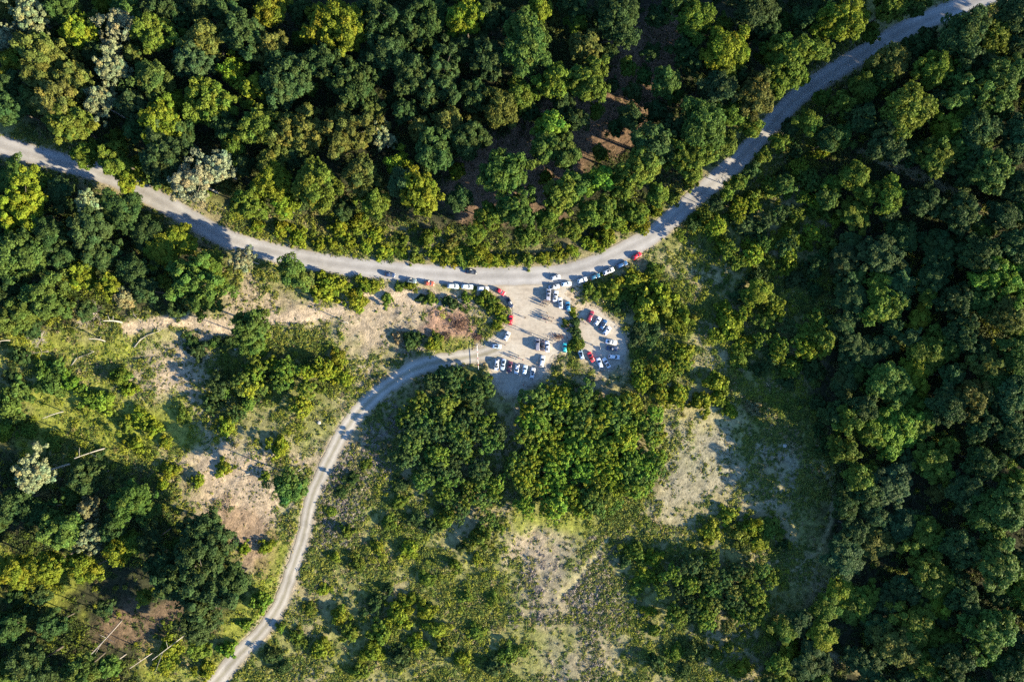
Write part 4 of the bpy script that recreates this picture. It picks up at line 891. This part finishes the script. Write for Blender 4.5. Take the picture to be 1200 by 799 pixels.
def figure(pose):
    """metres, facing +X; pose: dict of joint positions"""
    J = dict(pel=(0, 0, .95), belly=(0, 0, 1.12), chest=(.01, 0, 1.34), neck=(0, 0, 1.48), head=(.015, 0, 1.60), top=(.01, 0, 1.72))
    for s, t in ((1, 'l'), (-1, 'r')):
        J.update({t+'sh': (0, s*.185, 1.42), t+'el': (-.03, s*.25, 1.15), t+'wr': (.04, s*.26, .92), t+'hd': (.06, s*.26, .84),
                  t+'hip': (0, s*.09, .90), t+'kn': (.02, s*.10, .50), t+'an': (-.02, s*.105, .09), t+'toe': (.14, s*.12, .035)})
    J.update(pose); out = {}
    names = ['pel', 'belly', 'chest', 'neck', 'head', 'top']+[t+k for t in 'lr' for k in ('sh', 'el', 'wr', 'hd', 'hip', 'kn', 'an', 'toe')]
    ix = {n: i for i, n in enumerate(names)}
    E = [('pel', 'belly'), ('belly', 'chest'), ('chest', 'neck'), ('neck', 'head'), ('head', 'top')]+[e for t in 'lr' for e in (('chest', t+'sh'), (t+'sh', t+'el'), (t+'el', t+'wr'), (t+'wr', t+'hd'), ('pel', t+'hip'), (t+'hip', t+'kn'), (t+'kn', t+'an'), (t+'an', t+'toe'))]
    rad = dict(pel=.125, belly=.12, chest=(.12, .15), neck=.055, head=.095, top=.075); [rad.update({t+'sh': .06, t+'el': .042, t+'wr': .028, t+'hd': .034, t+'hip': .088, t+'kn': .056, t+'an': .038, t+'toe': .032}) for t in 'lr']
    def details(bm):
        hx, hy, hz = J['head']
        tube(bm, [(hx+.08, 0, hz+.03), (hx+.115, 0, hz-.01), (hx+.09, 0, hz-.02)], [.008, .014, .012], 5)       # nose
        for s in (-1, 1):
            g = bmesh.ops.create_icosphere(bm, subdivisions=1, radius=.024)['verts']; bmesh.ops.scale(bm, vec=(.7, .4, 1.2), verts=g); bmesh.ops.translate(bm, vec=(hx, s*.095, hz), verts=g)      # ears
        for t, s in (('l', 1), ('r', -1)):
            h = Vector(J[t+'hd']); d = (h-Vector(J[t+'wr'])).normalized(); side = d.cross(Vector((0, 1, 0)))
            side = side.normalized() if side.length > .1 else Vector((1, 0, 0)); cv = Vector((0, -s, 0))
            for k, ln in enumerate((.072, .082, .076, .058)):
                b0 = h+side*(.028-.019*k)+d*.015; tube(bm, [b0, b0+d*ln*.5, b0+d*ln*.9+cv*.02], [.0092, .0085, .007], 5)
            b0 = h+side*.03-d*.02; tube(bm, [b0, b0+side*.022+d*.025, b0+side*.028+d*.055], [.011, .010, .008], 5)
    out['body'] = skin_mesh('person', [J[n] for n in names], [(ix[a], ix[b]) for a, b in E], [rad[n] for n in names], MAT['skin'], extra=details)
    def garment(nm, ns, es, grow, shift=None):
        iy = {n: i for i, n in enumerate(ns)}; vs = [Vector(J[n]) if n in J else shift[n] for n in ns]
        rr = [tuple(q+grow for q in rad[n]) if isinstance(rad.get(n), tuple) else rad.get(n, .05)+grow for n in ns]
        return skin_mesh(nm, vs, [(iy[a], iy[b]) for a, b in es], rr, MAT['cloth'])
    lo = {t+'cuff': Vector(J[t+'el']).lerp(Vector(J[t+'sh']), .25) for t in 'lr'}
    out['shirt'] = garment('shirt', ['belly', 'chest', 'lsh', 'lcuff', 'rsh', 'rcuff', 'pel'], [('pel', 'belly'), ('belly', 'chest'), ('chest', 'lsh'), ('lsh', 'lcuff'), ('chest', 'rsh'), ('rsh', 'rcuff')], .016, lo)
    out['trousers'] = garment('trousers', ['pel', 'lhip', 'lkn', 'lan', 'rhip', 'rkn', 'ran'], [('pel', 'lhip'), ('lhip', 'lkn'), ('lkn', 'lan'), ('pel', 'rhip'), ('rhip', 'rkn'), ('rkn', 'ran')], .018)
    hx, hy, hz = J['head']; bm = bmesh.new(); bmesh.ops.create_uvsphere(bm, u_segments=12, v_segments=8, radius=.108)
    bmesh.ops.delete(bm, geom=[v for v in bm.verts if v.co.z < -.05 or (v.co.x > .055 and v.co.z < .045)], context='VERTS')
    bmesh.ops.translate(bm, vec=(hx-.008, 0, hz+.045), verts=bm.verts); out['hair'] = mesh_bm('hair', bm, MAT['cloth'], True, False)
    out['shoe'] = []
    for t in 'lr':
        bm = bmesh.new(); a, q = Vector(J[t+'an']), Vector(J[t+'toe']); a = a+Vector((-.03, 0, -.035)); tube(bm, [a, a.lerp(q, .5)+Vector((0, 0, -.01)), q+Vector((.03, 0, 0))], [.05, .048, .034], 8); out['shoe'].append(mesh_bm('shoe', bm, MAT['cloth'], True))
    return out
FIG = [figure({}),
       figure(dict(lan=(.22, .10, .10), ltoe=(.38, .11, .07), lkn=(.20, .10, .51), ran=(-.30, -.10, .13), rtoe=(-.16, -.11, .04), rkn=(-.03, -.10, .50), lel=(-.16, .24, 1.18), lwr=(-.20, .25, .94), lhd=(-.19, .25, .86), rel=(.10, -.25, 1.17), rwr=(.26, -.24, 1.0), rhd=(.32, -.23, .95))),
       figure(dict(lel=(.02, .27, 1.16), lwr=(.22, .12, 1.12), lhd=(.26, .05, 1.13), rel=(-.05, -.29, 1.18), rwr=(.06, -.2, .98), rhd=(.1, -.16, .92)))]
SKIN = [(.42, .26, .18), (.36, .21, .14), (.30, .17, .11)]
SH = {'white': (.7, .7, .68), 'black': (.015, .015, .018), 'navy': (.02, .03, .08), 'red': (.4, .03, .04), 'grey': (.18, .18, .19), 'pink': (.6, .2, .28), 'blue': (.06, .16, .35), 'maroon': (.12, .02, .035), 'olive': (.10, .10, .05)}
TR = {'dark': (.02, .02, .025), 'blue jeans': (.05, .08, .15), 'beige': (.32, .26, .18), 'grey': (.12, .12, .13)}
HA = [(.02, .014, .01), (.06, .035, .02), (.22, .16, .08), (.012, .01, .01)]
def person(px, py, face, pose, sh, tr, label, group):
    F_ = FIG[pose]; x, y, z = ground_at(px, py); r = random.Random(int(px*31+py*17))
    o = ob('person', F_['body'], None, (x, y, z+.02), (0, 0, R(face))); o.color = (*SKIN[r.randrange(3)], 1); s = r.uniform(.95, 1.06); o.scale = (s, s, s)
    for k, c in (('shirt', SH[sh]), ('trousers', TR[tr]), ('hair', HA[r.randrange(4)])): q = ob(k, F_[k], o); q.color = (*c, 1)
    for me in F_['shoe']: q = ob('shoe', me, o); q.color = (.03, .03, .03, 1)
    tag(o, label, 'person', group); return o
GRP = [  # clusters: centre, half size, count, group, where
 (640, 355.8, 8, 3.6, 11, 'people below the grey van', 'in the crowd just below the grey van'),
 (641, 372.5, 8, 6, 15, 'people in the middle of the car park', 'in the crowd amid the car park'),
 (604, 418, 8, 3, 6, 'people above the lower row', 'above the lower row of six cars'),
 (663, 381.5, 5, 3, 4, 'people left of the hedge', 'left of the hedge'),
 (616, 449.5, 3, 2.6, 3, 'people below the lower row', 'below the lower row of six cars')]
shk, trk = list(SH), list(TR); DONE = set(); qr = random.Random(19)
ordn = ['first', 'second', 'third', 'fourth', 'fifth', 'sixth', 'seventh', 'eighth', 'ninth', 'tenth', 'eleventh', 'twelfth', 'thirteenth', 'fourteenth', 'fifteenth', 'sixteenth', 'seventeenth', 'eighteenth', 'nineteenth', 'twentieth']
for cx, cy, hx, hy, n, grp, where in GRP:
    pts = []
    while len(pts) < n:
        p = (cx+qr.uniform(-hx, hx), cy+qr.uniform(-hy, hy))
        if ((p[0]-cx)/hx)**2+((p[1]-cy)/hy)**2 <= 1.05 and all(math.hypot(p[0]-q[0], p[1]-q[1]) > 2.2 for q in pts) or qr.random() < .002: pts.append(p)
    used = set()
    for p in sorted(pts):
        for _ in range(60):
            sh, tr = qr.choice(shk), qr.choice(trk)
            if (sh, tr) not in used: break
        used.add((sh, tr)); pose = qr.randrange(3)
        face = math.degrees(math.atan2(-(cy-p[1]), cx-p[0]))+qr.uniform(-40, 40)
        person(p[0], p[1], face, pose, sh, tr, f"person in {sh} shirt and {tr if 'jeans' in tr else tr+' trousers'} {where}", grp)
for px, py, f, po, sh, tr, lb in [(615.6, 372.4, 200, 1, 'black', 'dark', 'lone person in black walking across the open gravel left of the crowd'), (623.5, 392, 160, 0, 'white', 'grey', 'person in white shirt standing above the dark grey van'),
        (621, 390.5, 20, 2, 'blue', 'dark', 'person in blue shirt and dark trousers beside the white shirted one above the van'), (592, 404, 180, 0, 'maroon', 'dark', 'person in maroon shirt at the nose of the light blue car'), (629, 424.5, 0, 0, 'grey', 'dark', 'person in grey shirt left of the lone white car at lower right'),
        (686, 379.5, 250, 0, 'navy', 'grey', 'person in navy shirt right of the hedge top'), (684, 377.5, 300, 2, 'pink', 'dark', 'person in pink shirt right of the hedge top'), (694, 404, 20, 1, 'olive', 'beige', 'person in olive shirt walking across the round parking bay'), (703, 408, 190, 0, 'white', 'dark', 'person in white shirt in front of the navy car in the bay'),
        (613, 421.5, 180, 0, 'red', 'dark', 'person in red shirt right of the group above the lower row')]:
    person(px, py, f, po, sh, tr, lb, 'people standing alone or in pairs')
# ----------------------------------------------------------------------------- labels that single out each plant
ZONES = [('along the upper road verge', lambda x, y: sample(D_MAIN, x, y) < 45 and y < 312 and 250 < x < 820 and inside([(250, 215), (400, 255), (640, 262), (800, 190), (830, 220), (720, 300), (640, 316), (440, 312), (270, 280)], x, y)),
 ('in the hedge beside the parking bay', lambda x, y: 658 < x < 684 and 362 < y < 412), ('on the island left of the car park', lambda x, y: 566 < x < 600 and 340 < y < 386),
 ('in the dark thicket below the lower track', lambda x, y: inside([(450, 470), (498, 430), (600, 430), (592, 560), (590, 620), (500, 620), (450, 540)], x, y)),
 ('in the thicket below the car park', lambda x, y: inside([(590, 430), (790, 455), (800, 570), (740, 610), (590, 620)], x, y)),
 ('in the scrub left of the gravel track', lambda x, y: 225 < x < 425 and 395 < y < 530), ('in the roadside strip left of the car park', lambda x, y: 360 < x < 570 and 318 < y < 365),
 ('in the clump above the lower right shade', lambda x, y: 760 < x < 925 and 640 < y < 745)]
COLS = [('left', -300, 150), ('left middle', 150, 300), ('middle left', 300, 450), ('centre', 450, 600), ('middle right', 600, 750), ('right middle', 750, 900), ('right', 900, 1050), ('far right', 1050, 1500)]
def zone(x, y):
    for nm, f in ZONES:
        if f(x, y): return nm
    for nm, poly in (('upper wood', WOOD_UP), ('left wood', WOOD_LEFT), ('right wood', WOOD_RIGHT), ('lower left stand', WOOD_LOW)):
        if inside(poly, x, y):
            if nm == 'upper wood':
                c = 'far left end' if x < 110 else 'left part' if x < 230 else 'left middle' if x < 350 else 'middle left' if x < 470 else 'middle' if x < 600 else 'middle right' if x < 730 else 'right part' if x < 850 else 'far right end'
                return f"{'at the top of' if y < 70 else 'inside' if y < 150 else 'on the road side of'} the upper wood's {c}"
            if nm == 'right wood':
                r = 'top' if y < 110 else 'upper part' if y < 220 else 'upper middle' if y < 340 else 'middle' if y < 460 else 'lower middle' if y < 580 else 'lower part' if y < 690 else 'bottom'
                return f"in the right wood's {r}, {'inner side' if x < 1090 else 'outer side'}"
            return f"in the {nm}, {'upper' if y < (300 if nm == 'left wood' else 650) else 'lower'} half"
    if y > 600 and 370 < x < 760: return 'in the lower scrub, '+('left half' if x < 500 else 'middle' if x < 600 else 'right half')
    if x < 360: return 'on the left open ground, '+('upper' if y < 480 else 'middle' if y < 600 else 'lower')+' part'
    if x > 730: return 'on the right scrub land, '+('by the road' if y < 260 else 'upper part' if y < 330 else 'beside the car park' if y < 430 else 'middle' if y < 560 else 'lower part')
    if 330 < x < 480 and y > 440: return 'right of the curving gravel track'
    return 'on the open ground around the junction'
buck = {}
for p in PLANTED:
    p['zone'] = zone(p['px'], p['py'])
    big = {'tree': (15, 22), 'small tree': (11, 13), 'bush': (8.8, 11)}[p['kind']]
    p['size'] = 'small' if p['r'] < big[0] else 'large' if p['r'] > big[1] else 'medium'
    buck.setdefault((p['zone'], p['kind'], p['code']), []).append(p)
for (zn, kd, cd), ps in buck.items():
    ps.sort(key=lambda p: p['px']); n = len(ps)
    sz = {}
    for p in ps: sz.setdefault(p['size'], []).append(p)
    for p in ps:
        w = WORD[cd]+' '+('sapling' if kd == 'small tree' else kd)
        if n == 1: lab = f"{w}, the only one {zn}"
        else:
            same = sz[p['size']]
            if len(same) == 1: lab = f"only {p['size']} {w} {zn}"
            else:
                i = same.index(p); m_ = len(same)
                pos_ = 'leftmost' if i == 0 else 'rightmost' if i == m_-1 else 'middle' if m_ == 3 else f"{ordn[min(i, 19)]} from left"
                lab = f"{pos_} {p['size']} {w} {zn}"
        p['o']['label'] = lab; p['o']['category'] = p['kind']; p['o']['group'] = {'tree': 'trees of the surrounding woods', 'small tree': 'small trees of the thickets', 'bush': 'bushes on the open ground'}[kd]
# ----------------------------------------------------------------------------- light and camera
w = bpy.data.worlds.new('World'); scene.world = w; w.use_nodes = True; nt = w.node_tree
sky = nt.nodes.new('ShaderNodeTexSky'); sky.sky_type = 'NISHITA'; sky.sun_disc = False; sky.sun_elevation = SUN_EL
sky.sun_rotation = math.pi/2-SUN_AZ; sky.air_density = 1.0; sky.dust_density = .3; sky.ozone_density = 6.0
bg = nt.nodes['Background']; nt.links.new(sky.outputs[0], bg.inputs[0]); bg.inputs[1].default_value = SKY_STRENGTH
sl = bpy.data.lights.new('sun', 'SUN'); sl.energy = SUN_STRENGTH; sl.angle = R(.5); sl.color = SUN_COLOR
so = link(bpy.data.objects.new('sun', sl))
dvec = Vector((math.cos(SUN_EL)*math.cos(SUN_AZ), math.cos(SUN_EL)*math.sin(SUN_AZ), math.sin(SUN_EL)))
so.rotation_euler = dvec.to_track_quat('Z', 'Y').to_euler(); so.location = dvec*300
cam = bpy.data.cameras.new('camera'); cam.sensor_width = 36; cam.lens = 36*H/(1200/S); cam.clip_start = 1; cam.clip_end = 6000
co = link(bpy.data.objects.new('camera', cam)); co.location = (0, 0, H); scene.camera = co
vs = scene.view_settings; vs.view_transform = 'Standard'; vs.look = 'None'; vs.gamma = 1; vs.exposure = EXPOSURE; vs.use_curve_mapping = False
scene.cycles.max_bounces = 6; scene.cycles.diffuse_bounces = 3; scene.cycles.glossy_bounces = 2; scene.cycles.transmission_bounces = 3; scene.cycles.transparent_max_bounces = 4
scene.cycles.use_denoising = USE_DENOISE
